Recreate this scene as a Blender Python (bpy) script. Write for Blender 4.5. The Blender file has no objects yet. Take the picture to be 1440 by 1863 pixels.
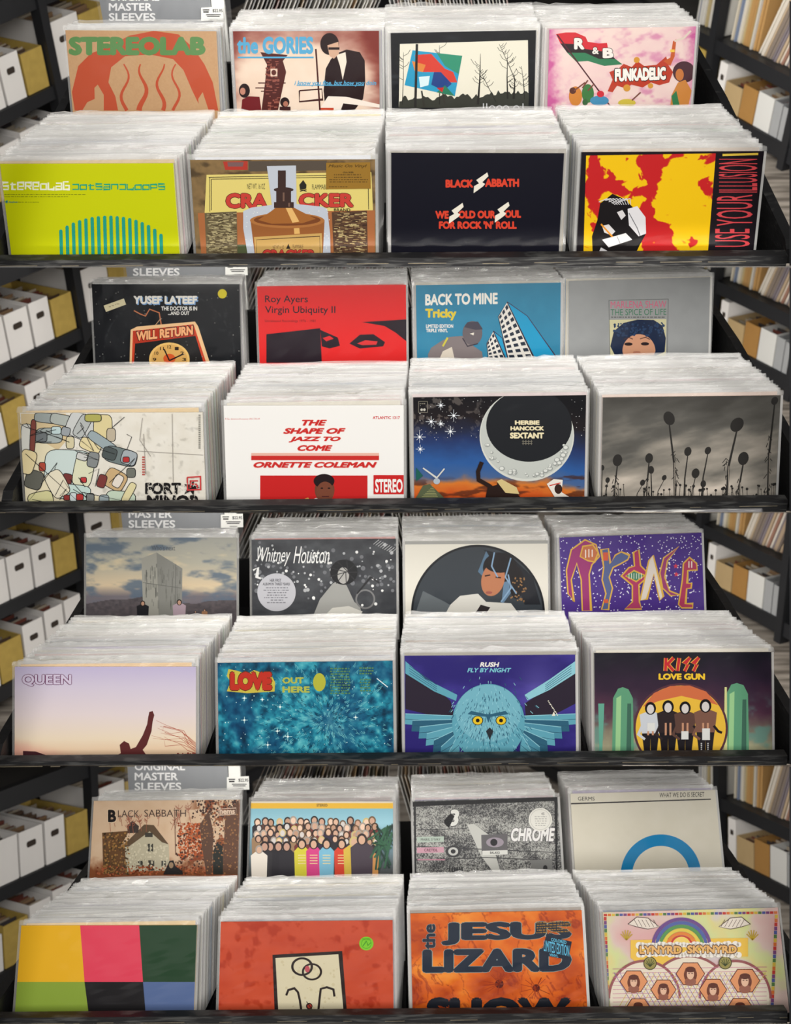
import bpy, math, random
import numpy as np
from mathutils import Matrix, Vector

# ------------------------------------------------------------------ camera, world, lights, exposure
FPX = 2080.0                       # focal length in pixels of the 1440 x 1863 frame
CX, CY = 720.0, 931.5
PITCH = math.radians(32.0)
CAM_H = 2.15
scn = bpy.context.scene
COL = scn.collection
cam_d = bpy.data.cameras.new('camera')
cam_d.sensor_fit = 'HORIZONTAL'
cam_d.sensor_width = 36.0
cam_d.lens = FPX / 1440.0 * 36.0
cam_d.clip_start = 0.05
cam_d.dof.use_dof = True
cam_d.dof.focus_distance = 2.24
cam_d.dof.aperture_fstop = 6.5
cam = bpy.data.objects.new('camera', cam_d)
cam.location = (0, 0, CAM_H)
cam.rotation_euler = (math.pi / 2 - PITCH, 0, 0)
COL.objects.link(cam)
scn.camera = cam

world = bpy.data.worlds.new('store_light')
scn.world = world
world.use_nodes = True
world.node_tree.nodes['Background'].inputs[0].default_value = (1.0, 0.97, 0.93, 1)
world.node_tree.nodes['Background'].inputs[1].default_value = 0.22

def area(name, loc, look, sx, sy, power, color=(1, 0.96, 0.9), mat=None, spread=180.0):
    d = bpy.data.lights.new(name, 'AREA')
    d.shape = 'RECTANGLE'
    d.size, d.size_y, d.energy, d.color = sx, sy, power, color
    d.spread = math.radians(spread)
    o = bpy.data.objects.new(name, d)
    COL.objects.link(o)
    dirn = Vector(look) - Vector(loc)
    q = dirn.to_track_quat('-Z', 'Y')
    M = Matrix.Translation(loc) @ q.to_matrix().to_4x4()
    o.matrix_world = (mat @ M) if mat else M
    return o

area('ceiling_light', (0.0, -0.2, 3.6), (0, 1.9, 1.2), 3.2, 1.0, 14)
area('camera_fill_light', (0.0, -0.55, 2.72), (0, 1.75, 1.0), 3.0, 1.3, 90, (1, 0.975, 0.94))  # added fill panel behind and above the camera; no window is there

scn.view_settings.view_transform = 'Standard'
scn.view_settings.look = 'None'
scn.view_settings.exposure = 0.0
scn.view_settings.gamma = 1.0
scn.view_settings.use_curve_mapping = False
scn.cycles.transparent_max_bounces = 24
scn.cycles.max_bounces = 6

# ------------------------------------------------------------------ the four tiers: pose of each bin as seen from the camera
PIV = np.array([-0.02935, 1.97521, -0.97206])
POSE = [[0.71958, -0.01127, -0.00507, 0.00333, 0.20872, 1.68551],
        [0.53349, -0.01846, -0.00863, 0.04704, 0.23783, 1.2169],
        [0.33578, -0.01384, -0.00507, 0.0315, 0.27359, 0.72132],
        [0.08367, -0.02652, -0.02004, 0.04214, 0.28459, 0.21198]]
ROWS = [0.0, 485.5, 932.5, 1393.0, 1863.0]     # boards between the tiers

def rotm(r):
    r = np.array(r, float)
    a = np.linalg.norm(r)
    k = r / a
    K = np.array([[0, -k[2], k[1]], [k[2], 0, -k[0]], [-k[1], k[0], 0]])
    return np.eye(3) + math.sin(a) * K + (1 - math.cos(a)) * K @ K

RK = [rotm(p[:3]) for p in POSE]
OK_ = [RK[k].T @ (-PIV - np.array(POSE[k][3:])) + PIV for k in range(4)]   # camera centre in tier space
MC = Matrix.Translation((0, 0, CAM_H)) @ Matrix.Rotation(-PITCH, 4, 'X')
TW = []
for k in range(4):
    M = np.eye(4)
    M[:3, :3] = RK[k]
    M[:3, 3] = PIV + np.array(POSE[k][3:]) - RK[k] @ PIV
    TW.append(MC @ Matrix(M.tolist()))

def ray(k, px, row):
    d = np.array([(px - CX) / FPX, 1.0, -(row - CY) / FPX])
    return OK_[k], RK[k].T @ d

def hit(k, px, row, P, n):
    o, d = ray(k, px, row)
    n = np.array(n, float)
    t = np.dot(np.array(P, float) - o, n) / np.dot(d, n)
    return o + d * t

def at_y(k, px, row, y): return hit(k, px, row, (0, y, 0), (0, 1, 0))
def at_x(k, px, row, x): return hit(k, px, row, (x, 0, 0), (1, 0, 0))

def bplane(k, row):
    """plane of the board between two tiers, in tier space: point and normal (pointing to higher rows)"""
    o, a = ray(k, 0, row)
    _, b = ray(k, 1440, row)
    n = np.cross(a, b)
    n = n / np.linalg.norm(n)
    _, m = ray(k, 720, row + 50)
    if np.dot(m, n) < 0: n = -n
    return o, n

FT = np.array([0, 1.80975, -0.93166]); FB = np.array([0, 1.74914, -1.10154])
BT = np.array([0, 2.31581, -0.88639])
LEAN = math.atan2(FT[1] - FB[1], FT[2] - FB[2])
NREC = np.array([0, -math.cos(LEAN), math.sin(LEAN)])
UREC = np.array([0, math.sin(LEAN), math.cos(LEAN)])

# ------------------------------------------------------------------ materials
def lin(c):
    c = np.asarray(c, float) / 255.0
    return np.where(c <= 0.04045, c / 12.92, ((c + 0.055) / 1.055) ** 2.4)

def newmat(name):
    m = bpy.data.materials.new(name)
    m.use_nodes = True
    return m, m.node_tree.nodes, m.node_tree.links

def plain(name, rgb, rough=0.6, spec=0.4, noise=0.0, nscale=20.0, bump=0.0, metal=0.0):
    m, N, L = newmat(name)
    b = N['Principled BSDF']
    c = lin(rgb)
    b.inputs['Roughness'].default_value = rough
    b.inputs['Specular IOR Level'].default_value = spec
    b.inputs['Metallic'].default_value = metal
    if noise or bump:
        tc = N.new('ShaderNodeTexCoord')
        nz = N.new('ShaderNodeTexNoise')
        nz.inputs['Scale'].default_value = nscale
        nz.inputs['Detail'].default_value = 6
        L.new(tc.outputs['Object'], nz.inputs['Vector'])
        if noise:
            mx = N.new('ShaderNodeMix'); mx.data_type = 'RGBA'
            mx.inputs[6].default_value = (*(c * (1 - noise)), 1)
            mx.inputs[7].default_value = (*np.minimum(c * (1 + noise), 1), 1)
            L.new(nz.outputs['Fac'], mx.inputs[0])
            L.new(mx.outputs[2], b.inputs['Base Color'])
        else:
            b.inputs['Base Color'].default_value = (*c, 1)
        if bump:
            bp = N.new('ShaderNodeBump')
            bp.inputs['Strength'].default_value = bump
            bp.inputs['Distance'].default_value = 0.002
            L.new(nz.outputs['Fac'], bp.inputs['Height'])
            L.new(bp.outputs['Normal'], b.inputs['Normal'])
    else:
        b.inputs['Base Color'].default_value = (*c, 1)
    return m

def printed(name, rough, spec):
    m, N, L = newmat(name)
    b = N['Principled BSDF']
    at = N.new('ShaderNodeAttribute'); at.attribute_name = 'Col'
    L.new(at.outputs['Color'], b.inputs['Base Color'])
    b.inputs['Roughness'].default_value = rough
    b.inputs['Specular IOR Level'].default_value = spec
    return m

M_PRINT = printed('printed_card', 0.4, 0.06)
M_CARD = printed('sleeve_card', 0.6, 0.3)

def film(name, alpha, col, rough, edge):
    """clear plastic film: mostly lets light through, the rest is a glossy milky surface"""
    m, N, L = newmat(name)
    b = N['Principled BSDF']
    out = N['Material Output']
    b.inputs['Base Color'].default_value = (*col, 1)
    b.inputs['Roughness'].default_value = rough
    b.inputs['Specular IOR Level'].default_value = 0.7
    tr = N.new('ShaderNodeBsdfTransparent')
    mx = N.new('ShaderNodeMixShader')
    lw = N.new('ShaderNodeLayerWeight'); lw.inputs['Blend'].default_value = 0.35
    ma = N.new('ShaderNodeMath'); ma.operation = 'MULTIPLY_ADD'
    ma.inputs[1].default_value = edge; ma.inputs[2].default_value = alpha
    ma.use_clamp = True
    L.new(lw.outputs['Fresnel'], ma.inputs[0])
    L.new(ma.outputs[0], mx.inputs[0])
    L.new(tr.outputs[0], mx.inputs[1])
    L.new(b.outputs[0], mx.inputs[2])
    L.new(mx.outputs[0], out.inputs['Surface'])
    return m

M_MILK = film('milky_plastic', 0.17, (0.88, 0.875, 0.85), 0.1, 0.42)
M_CLEAR = film('clear_plastic', 0.03, (0.01, 0.01, 0.012), 0.12, 0.2)

def black_wood(name, wear):
    """black painted wood with paint worn off along streaks"""
    m, N, L = newmat(name)
    b = N['Principled BSDF']
    tc = N.new('ShaderNodeTexCoord')
    mp = N.new('ShaderNodeMapping'); mp.inputs['Scale'].default_value = (14, 30, 160)
    nz = N.new('ShaderNodeTexNoise'); nz.inputs['Scale'].default_value = 1.6; nz.inputs['Detail'].default_value = 8
    cr = N.new('ShaderNodeValToRGB')
    cr.color_ramp.elements[0].position = wear; cr.color_ramp.elements[0].color = (0.008, 0.008, 0.009, 1)
    cr.color_ramp.elements[1].position = wear + 0.16; cr.color_ramp.elements[1].color = (0.055, 0.055, 0.053, 1)
    L.new(tc.outputs['Object'], mp.inputs['Vector']); L.new(mp.outputs[0], nz.inputs['Vector'])
    L.new(nz.outputs['Fac'], cr.inputs[0]); L.new(cr.outputs[0], b.inputs['Base Color'])
    b.inputs['Roughness'].default_value = 0.5
    bp = N.new('ShaderNodeBump'); bp.inputs['Strength'].default_value = 0.3; bp.inputs['Distance'].default_value = 0.002
    L.new(nz.outputs['Fac'], bp.inputs['Height']); L.new(bp.outputs[0], b.inputs['Normal'])
    return m

M_RAIL = black_wood('worn_black_wood', 0.49)
M_WOOD = black_wood('black_wood', 0.60)
M_EDGE = plain('bare_wood_edge', (112, 104, 88), 0.7, 0.2, 0.5, 60)
M_BLACK = plain('black_paint', (14, 14, 15), 0.6, 0.3)
M_STEEL = plain('black_steel', (30, 31, 34), 0.5, 0.4, 0.2, 8)
M_DECK = plain('dark_shelf_deck', (62, 60, 58), 0.7, 0.3, 0.2, 12)
M_WHITE = plain('white_corrugated_card', (226, 223, 220), 0.7, 0.25, 0.04, 9)
M_YELLOW = plain('yellow_paper_card', (176, 150, 78), 0.7, 0.2, 0.2, 30)
M_KRAFT = plain('kraft_card', (158, 118, 66), 0.75, 0.2, 0.12, 14)
M_BEIGE = plain('beige_card', (176, 152, 112), 0.75, 0.2, 0.12, 14)
M_HOLE = plain('box_inside', (58, 50, 44), 0.8, 0.2)
M_TOTE = plain('white_plastic', (205, 205, 202), 0.35, 0.5)
M_GTOTE = plain('grey_plastic', (150, 152, 154), 0.35, 0.5, 0.1, 10)
M_SILVER = plain('grey_printed_card', (134, 137, 141), 0.45, 0.35, 0.05, 6)
M_LABEL = plain('white_label', (236, 236, 232), 0.6, 0.3)
M_INK = plain('black_ink', (22, 22, 24), 0.6, 0.3)
M_LETTER = plain('white_ink', (240, 240, 240), 0.6, 0.3)
M_WALLD = plain('dark_wall', (30, 30, 33), 0.8, 0.2, 0.1, 3)

def carpet():
    m, N, L = newmat('striped_carpet_tile')
    b = N['Principled BSDF']
    tc = N.new('ShaderNodeTexCoord')
    mp = N.new('ShaderNodeMapping'); mp.inputs['Scale'].default_value = (3.0, 26.0, 1)
    nz = N.new('ShaderNodeTexNoise'); nz.inputs['Scale'].default_value = 1.0; nz.inputs['Detail'].default_value = 4
    cr = N.new('ShaderNodeValToRGB')
    cr.color_ramp.elements[0].position = 0.38; cr.color_ramp.elements[0].color = (*lin((104, 97, 90)), 1)
    cr.color_ramp.elements[1].position = 0.62; cr.color_ramp.elements[1].color = (*lin((166, 158, 148)), 1)
    L.new(tc.outputs['Object'], mp.inputs[0]); L.new(mp.outputs[0], nz.inputs['Vector'])
    L.new(nz.outputs['Fac'], cr.inputs[0]); L.new(cr.outputs[0], b.inputs['Base Color'])
    b.inputs['Roughness'].default_value = 0.9
    b.inputs['Specular IOR Level'].default_value = 0.1
    return m
M_CARPET = carpet()

# ------------------------------------------------------------------ mesh helpers
class MB:
    def __init__(s): s.v, s.f, s.m, s.c = [], [], [], []
    def face(s, pts, mi=0, col=None):
        b = len(s.v)
        s.v += [tuple(map(float, p)) for p in pts]
        s.f.append(tuple(range(b, b + len(pts)))); s.m.append(mi)
        s.c += [col if col is not None else (0.8, 0.8, 0.8)] * len(pts)
    def hexa(s, P, mi=0, col=None):
        """eight corners: 0-3 one side, 4-7 the opposite one"""
        b = len(s.v)
        s.v += [tuple(map(float, p)) for p in P]
        for q in ((0, 1, 2, 3), (7, 6, 5, 4), (0, 4, 5, 1), (1, 5, 6, 2), (2, 6, 7, 3), (3, 7, 4, 0)):
            s.f.append(tuple(b + i for i in q)); s.m.append(mi)
        s.c += [col if col is not None else (0.8, 0.8, 0.8)] * 8
    def box(s, x0, x1, y0, y1, z0, z1, mi=0, col=None):
        s.hexa([(x0, y0, z0), (x1, y0, z0), (x1, y1, z0), (x0, y1, z0),
                (x0, y0, z1), (x1, y0, z1), (x1, y1, z1), (x0, y1, z1)], mi, col)
    def prism(s, poly, ext, mi=0, col=None):
        """polygon (3-d points) pushed along the vector ext"""
        n = len(poly); e = np.array(ext, float)
        A = [np.array(p, float) for p in poly]; B = [p + e for p in A]
        s.face(A, mi, col); s.face(B[::-1], mi, col)
        for i in range(n):
            j = (i + 1) % n
            s.face([A[i], B[i], B[j], A[j]], mi, col)
    def obox(s, o, ax, ay, az, mi=0, col=None):
        o, ax, ay, az = (np.array(q, float) for q in (o, ax, ay, az))
        s.hexa([o, o + ax, o + ax + ay, o + ay, o + az, o + ax + az, o + ax + ay + az, o + ay + az], mi, col)
    def clip(s, o, n):
        """keep what lies on the side of the plane that n points to (whole faces are cut)"""
        if not s.v: return s
        o = np.array(o); n = np.array(n)
        V = np.array(s.v); D = (V - o) @ n
        R = MB()
        for f, mi in zip(s.f, s.m):
            out, oc = [], []
            for i in range(len(f)):
                a, b = f[i], f[(i + 1) % len(f)]
                if D[a] >= 0: out.append(V[a]); oc.append(s.c[a])
                if (D[a] >= 0) != (D[b] >= 0):
                    t = D[a] / (D[a] - D[b]); out.append(V[a] + t * (V[b] - V[a])); oc.append(s.c[a])
            if len(out) >= 3:
                R.face(out, mi); R.c[-len(out):] = oc
        return R
    def mesh(s, name, mats, smooth=False):
        me = bpy.data.meshes.new(name)
        me.from_pydata(s.v, [], s.f)
        for m in mats: me.materials.append(m)
        if len(mats) > 1: me.polygons.foreach_set('material_index', s.m)
        ca = me.color_attributes.new('Col', 'FLOAT_COLOR', 'POINT')
        c = np.ones((len(s.v), 4), np.float32)
        if len(s.v): c[:, :3] = np.array(s.c, np.float32)
        ca.data.foreach_set('color', c.ravel())
        if smooth: me.polygons.foreach_set('use_smooth', [True] * len(s.f))
        return me

def link(name, me, M=None, parent=None, **props):
    o = bpy.data.objects.new(name, me)
    COL.objects.link(o)
    if parent is not None:
        o.parent = parent
        if M is not None: o.matrix_basis = M
    elif M is not None: o.matrix_world = M
    for a, b in props.items(): o[a] = b
    return o

def empty(name, M, **props):
    o = bpy.data.objects.new(name, None)
    o.empty_display_size = 0.05
    COL.objects.link(o); o.matrix_world = M
    for a, b in props.items(): o[a] = b
    return o

def clipped(mb, k, top=True, bottom=True):
    if top and k > 0:
        o, n = bplane(k, ROWS[k] + 0.5); mb = mb.clip(o, n)
    if bottom:
        o, n = bplane(k, ROWS[k + 1] - 1.0); mb = mb.clip(o, -n)
    return mb

def T3(v): return Matrix.Translation(Vector([float(q) for q in v]))

TIER = ['top bin', 'second bin', 'third bin', 'bottom bin']
COLN = ['leftmost stack', 'second stack', 'third stack', 'rightmost stack']
rng = random.Random(7)
# ------------------------------------------------------------------ setting of each tier: floor, walls, bin, shelving
XS = 0.692
def base_z(k, y, x=0.0):
    """height of the bin's sloping bottom board (its upper face) at depth y"""
    o, n = bplane(k, ROWS[k + 1] - 1.5)
    return o[2] + ((o[1] - y) * n[1] + (o[0] - x) * n[0]) / n[2] + 0.009

YR = FB[1] - 0.034                     # back face of the front rail
def build_bin(k, covers):
    t = empty('record_bin', TW[k] @ T3((0, 1.75, base_z(k, 1.75))), label='black worn wooden record bin with a front rail, ' +
              ['topmost of the four', 'second of the four from the top', 'third of the four from the top', 'lowest of the four'][k], category='record bin')
    inv = T3((0, -1.75, -base_z(k, 1.75)))
    def part(name, mb, mats, **p):
        mb = clipped(mb, k)
        return link(name, mb.mesh(name, mats), inv, t, **p)
    yf = YR - 0.021
    zt = at_y(k, 720, [467.5, 916.5, 1379.5, 1848.5][k], yf)[2]
    xl, xr = at_y(k, -14, ROWS[k + 1] - 14, yf)[0], at_y(k, 1433.5, ROWS[k + 1] - 14, yf)[0]
    zl, zr = [at_y(k, px, row, yf)[2] for px, row in zip((0, 1436), [(474, 465), (923, 911), (1385.5, 1375), (1852, 1839.5)][k])]
    zb, zb2 = base_z(k, yf, xl) - 0.011, base_z(k, yf, xr) - 0.011
    mb = MB(); mb.hexa([(xl, yf, zb), (xr, yf, zb2), (xr, YR, zb2), (xl, YR, zb), (xl, yf, zl), (xr, yf, zr), (xr, YR, zr), (xl, YR, zl)])
    rail = part('front_rail', mb, [M_RAIL])
    g = MB()                             # worn line where the paint has come off the edge of the rail
    r_ = random.Random(k); x = xl
    while x < xr - 0.01:
        w = r_.uniform(0.01, 0.09); f = (x - xl) / (xr - xl)
        zz = zl + (zr - zl) * f - 0.0112 + r_.uniform(-0.0006, 0.0006)
        g.box(x, min(x + w, xr), yf - 0.0006, yf + 0.001, zz - 0.0006, zz + 0.0003); x += w + r_.uniform(0.01, 0.09)
    link('worn_edge', g.mesh('worn_edge', [M_EDGE]), None, rail, label='worn pale streaks along the rail')
    # side boards: outline read on the right side of the third bin
    fc = [c for c in covers if c.k == k]
    XL = min([-0.700] + [c.O[0] - c.W / 2 - 0.012 for c in fc]); XR = max([0.697] + [c.O[0] + c.W / 2 + 0.010 for c in fc])
    for s_ in (-1, 1):
        xs = XR if s_ > 0 else XL
        z0_ = zl if s_ < 0 else zr
        pts = [(yf + 0.022, z0_ + 0.001), (yf + 0.04, z0_ + 0.012), (BT[1] + 0.01, BT[2] - 0.150), (2.72, BT[2] - 0.15)]
        low = [(2.72, base_z(k, 2.72, xs) - 0.004), (yf + 0.022, base_z(k, yf + 0.022, xs) - 0.004)]
        poly = [(xs, y, z) for y, z in pts + low]
        mb = MB(); mb.prism(poly, (s_ * 0.019, 0, 0)); part('side_board', mb, [M_WOOD])
    mb = MB()
    q = [(XL, YR), (XR, YR), (XR, 2.72), (XL, 2.72)]
    mb.hexa([(x, y, base_z(k, y, x) - 0.007) for x, y in q] + [(x, y, base_z(k, y, x)) for x, y in q])
    part('bottom_board', mb, [M_BLACK])
    for i in range(3):
        xb_ = at_y(k, 0.5 * (BACKX[k][i][1] + BACKX[k][i + 1][0]), BACKROW[k][i], 2.07)[0]
        xd = lambda y: DIVX[k][i] + (xb_ - DIVX[k][i]) * min(1.0, (y - YR) / (2.07 - YR)) - 0.003
        poly = [(xd(y), y, z) for y, z in [(YR, FB[2] - 0.01), (YR + 0.1, FT[2] - 0.15), (1.93, FT[2] - 0.15), (1.93, base_z(k, 1.93, xb_)), (YR, base_z(k, YR, xb_))]]
        mb = MB(); mb.prism(poly, (0.006, 0, 0)); part('divider', mb, [M_BLACK])
    mb = MB(); mb.box(XL, XR, 2.150, 2.162, base_z(k, 2.16) - 0.012, FT[2] - 0.13); part('middle_board', mb, [M_BLACK])
    mb = MB(); mb.box(XL, XR, 2.162, 2.70, BT[2] - 0.345, BT[2] - 0.333); part('rear_shelf', mb, [M_BLACK])
    mb = MB(); mb.box(XL, XR, 2.70, 2.712, base_z(k, 2.7), BT[2] - 0.2); part('rear_board', mb, [M_BLACK])
    return t

# shelving planes, read on the third tier
K3 = 2
def vplane(k, px, row, zc, yaw):
    o, d = ray(k, px, row)
    Q = o + d * zc
    u = np.array([math.sin(yaw), math.cos(yaw), 0.0])
    return Q, u
ZL = lambda X, Y: (X / 4.008, 930 + Y / 4.008)
ZR = lambda X, Y: (1240 + X / 4.005, 930 + Y / 4.006)
LQ, LU = vplane(K3, *ZL(0, 695), 4.0, math.radians(29))
LN = np.array([LU[1], -LU[0], 0.0])            # towards the aisle
RQ, RU = vplane(K3, *ZR(690, 940), 4.6, math.radians(-25))
RN = np.array([-RU[1], RU[0], 0.0])
UP = np.array([0, 0, 1.0])
FLOOR_Z = RQ[2]
#print('FZ', FLOOR_Z, hit(K3, *ZL(0, 1395), LQ, LN)[2], hit(K3, *ZL(100, 1330), LQ, LN)[2])
def onL(X, Y):
    p = hit(K3, *ZL(X, Y), LQ, LN); return float(np.dot(p - LQ, LU)), float(p[2])
def onR(X, Y):
    p = hit(K3, *ZR(X, Y), RQ, RN); return float(np.dot(p - RQ, RU)), float(p[2])
def PL(s, t, z): return LQ + LU * s - LN * t + UP * (z - LQ[2])
def PR(s, t, z): return RQ + RU * s - RN * t + UP * (z - RQ[2])

def frame_box(mb, P, s0, s1, t0, t1, z0, z1, mi=0):
    mb.hexa([P(s0, t0, z0), P(s1, t0, z0), P(s1, t1, z0), P(s0, t1, z0), P(s0, t0, z1), P(s1, t0, z1), P(s1, t1, z1), P(s0, t1, z1)], mi)

def open_box(k, P, s0, s1, z0, z1, depth, mat, name, label, cat, group, hole=None, lid=0.0, dip=0.25, t0=0.01):
    """open-topped carton: four walls and a bottom; the side walls dip towards the back"""
    w = 0.004
    mb = MB()
    frame_box(mb, P, s0, s1, t0, t0 + w, z0, z1)
    frame_box(mb, P, s0, s1, t0 + depth - w, t0 + depth, z0, z1 + lid)
    frame_box(mb, P, s0, s0 + w, t0 + w, t0 + depth - w, z0, z1)
    frame_box(mb, P, s1 - w, s1, t0 + w, t0 + depth - w, z0, z1)
    frame_box(mb, P, s0 + w, s1 - w, t0 + w, t0 + depth - w, z0, z0 + w)
    mb = clipped(mb, k)
    if not mb.v: return None
    base = P((s0 + s1) / 2, depth / 2, z0)
    root = empty(name, TW[k] @ T3(base), label=label, category=cat)
    if group: root['group'] = group
    link('body', mb.mesh('body', [mat]), T3(-base), root)
    if hole:
        h = MB(); a, b = hole[0], hole[1]
        zc = z0 + (z1 - z0) * 0.66; hw = (s1 - s0) * a; sm = (s0 + s1) / 2
        n = 10; pts = []
        for i in range(2 * n):
            an = 2 * math.pi * i / (2 * n)
            ex = hw * (0.72 * (1 if math.cos(an) > 0 else -1) + 0.28 * math.cos(an))
            pts.append(P(sm + ex, t0 - 0.0012, zc + b * math.sin(an)))
        h.prism(pts, P(0, 0.0012, 0) - P(0, 0, 0))
        h = clipped(h, k)
        if h.v: link('handle_hole', h.mesh('handle_hole', [M_HOLE]), T3(-base), root, label='dark hand hole')
    # sleeves filed in the box
    c = MB(); rr = random.Random(int(1000 * (s0 + z0)) + k); t = t0 + 0.025
    top = z1 - 0.012
    while t < t0 + depth - 0.03:
        zz = top - rr.uniform(0.0, 0.02); cc = lin(rr.choice([(170, 158, 140), (130, 104, 78), (150, 140, 124), (84, 66, 54), (110, 60, 50), (60, 56, 58)]))
        b0 = len(c.v); frame_box(c, P, s0 + 0.008, s1 - 0.008, t, t + 0.003, z0 + 0.01, zz)
        c.c[b0:] = [tuple(cc)] * (len(c.v) - b0)
        t += rr.uniform(0.006, 0.02)
    c = clipped(c, k)
    if c.v: link('filed_singles', c.mesh('filed_singles', [M_CARD]), T3(-base), root, kind='stuff')
    return root

ORD = ['front', 'second', 'third', 'fourth', 'fifth']
def build_left(k):
    bn = TIER[k]
    sp0, sp1 = onL(545, 60)[0], onL(598, 60)[0]
    zb1 = onL(0, 695)[1]; zb1b = onL(0, 790)[1]
    zb2 = onL(0, 1290)[1]; zb2b = onL(0, 1395)[1]
    ztop = onL(0, 150)[1]
    S0, S1 = -1.3, 1.9
    D = 0.42
    base = PL(sp0, 0.2, FLOOR_Z)
    root = empty('metal_shelving', TW[k] @ T3(base), label='black steel shelving of white and yellow boxes left of the ' + bn, category='shelving')
    def part(nm, mb, mat):
        mb = clipped(mb, k)
        if mb.v: link(nm, mb.mesh(nm, [mat]), T3(-base), root)
    for a, b in ((zb1b, zb1), (zb2b, zb2), (ztop, ztop + 0.07)):
        mb = MB(); frame_box(mb, PL, S0, S1, 0, 0.03, a, b); part('beam', mb, M_STEEL)
        mb = MB(); frame_box(mb, PL, S0, S1, 0.03, D, b - 0.02, b - 0.004); part('shelf_deck', mb, M_DECK)
    for s in (sp0, S0, S1 - 0.05):
        for t in (-0.012, D - 0.03):
            mb = MB(); frame_box(mb, PL, s, s + (sp1 - sp0), t, t + 0.045, FLOOR_Z, ztop + 0.5); part('post', mb, M_STEEL)
    mb = MB(); frame_box(mb, PL, S0, S1, D, D + 0.01, FLOOR_Z, ztop + 0.5); part('back_panel', mb, M_BLACK)
    g = f'boxes of singles left of the {bn}'
    def B(bl, br, tl, mat, where, hole=True, floor=zb1, colour='white'):
        floor = floor + 0.0015
        s0, s1 = onL(*bl)[0], onL(*br)[0]
        z1 = onL(*tl)[1]
        open_box(k, PL, s0 + 0.002, s1 - 0.002, floor, z1, 0.30, mat, 'cardboard_box', f'{colour} cardboard box {where}, left of the {bn}', 'box', g,
                 (0.2, 0.011) if hole else None, lid=0.0)
    B((-100, 735), (88, 655), (-150, 430), M_WHITE, 'cut by the frame on the upper shelf', False)
    B((95, 645), (265, 570), (30, 355), M_WHITE, 'nearest whole one on the upper shelf')
    B((275, 560), (415, 490), (215, 270), M_WHITE, 'middle one on the upper shelf')
    B((425, 480), (580, 425), (375, 240), M_YELLOW, 'beside the shelf post', False, colour='yellow')
    s = onL(640, 395)[0]
    for j, (w, m, h, nm) in enumerate(((0.16, M_WHITE, 0.20, 'white'), (0.16, M_YELLOW, 0.185, 'yellow'), (0.16, M_WHITE, 0.2, 'white'))):
        open_box(k, PL, s, s + w - 0.006, zb1 + 0.0015, zb1 + h, 0.3, m, 'cardboard_box', f'{nm} cardboard box of singles, {["first","second","third"][j]} beyond the shelf post, left of the {bn}', 'box', g, (0.2, 0.011) if nm == 'white' and j == 0 else None); s += w
    def B2(*a, **q): B(*a, floor=zb2, **q)
    B2((-160, 1375), (25, 1280), (-200, 1130), M_WHITE, 'cut by the frame on the lower shelf', False)
    B2((30, 1265), (205, 1185), (0, 985), M_YELLOW, 'nearest whole one on the lower shelf', False, colour='yellow')
    B2((215, 1180), (365, 1105), (145, 860), M_WHITE, 'next to the lower yellow box')
    B2((375, 1100), (510, 1035), (345, 735), M_WHITE, 'third on the lower shelf')
    B2((520, 1030), (640, 970), (500, 650), M_WHITE, 'last one in view on the lower shelf', False)

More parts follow.
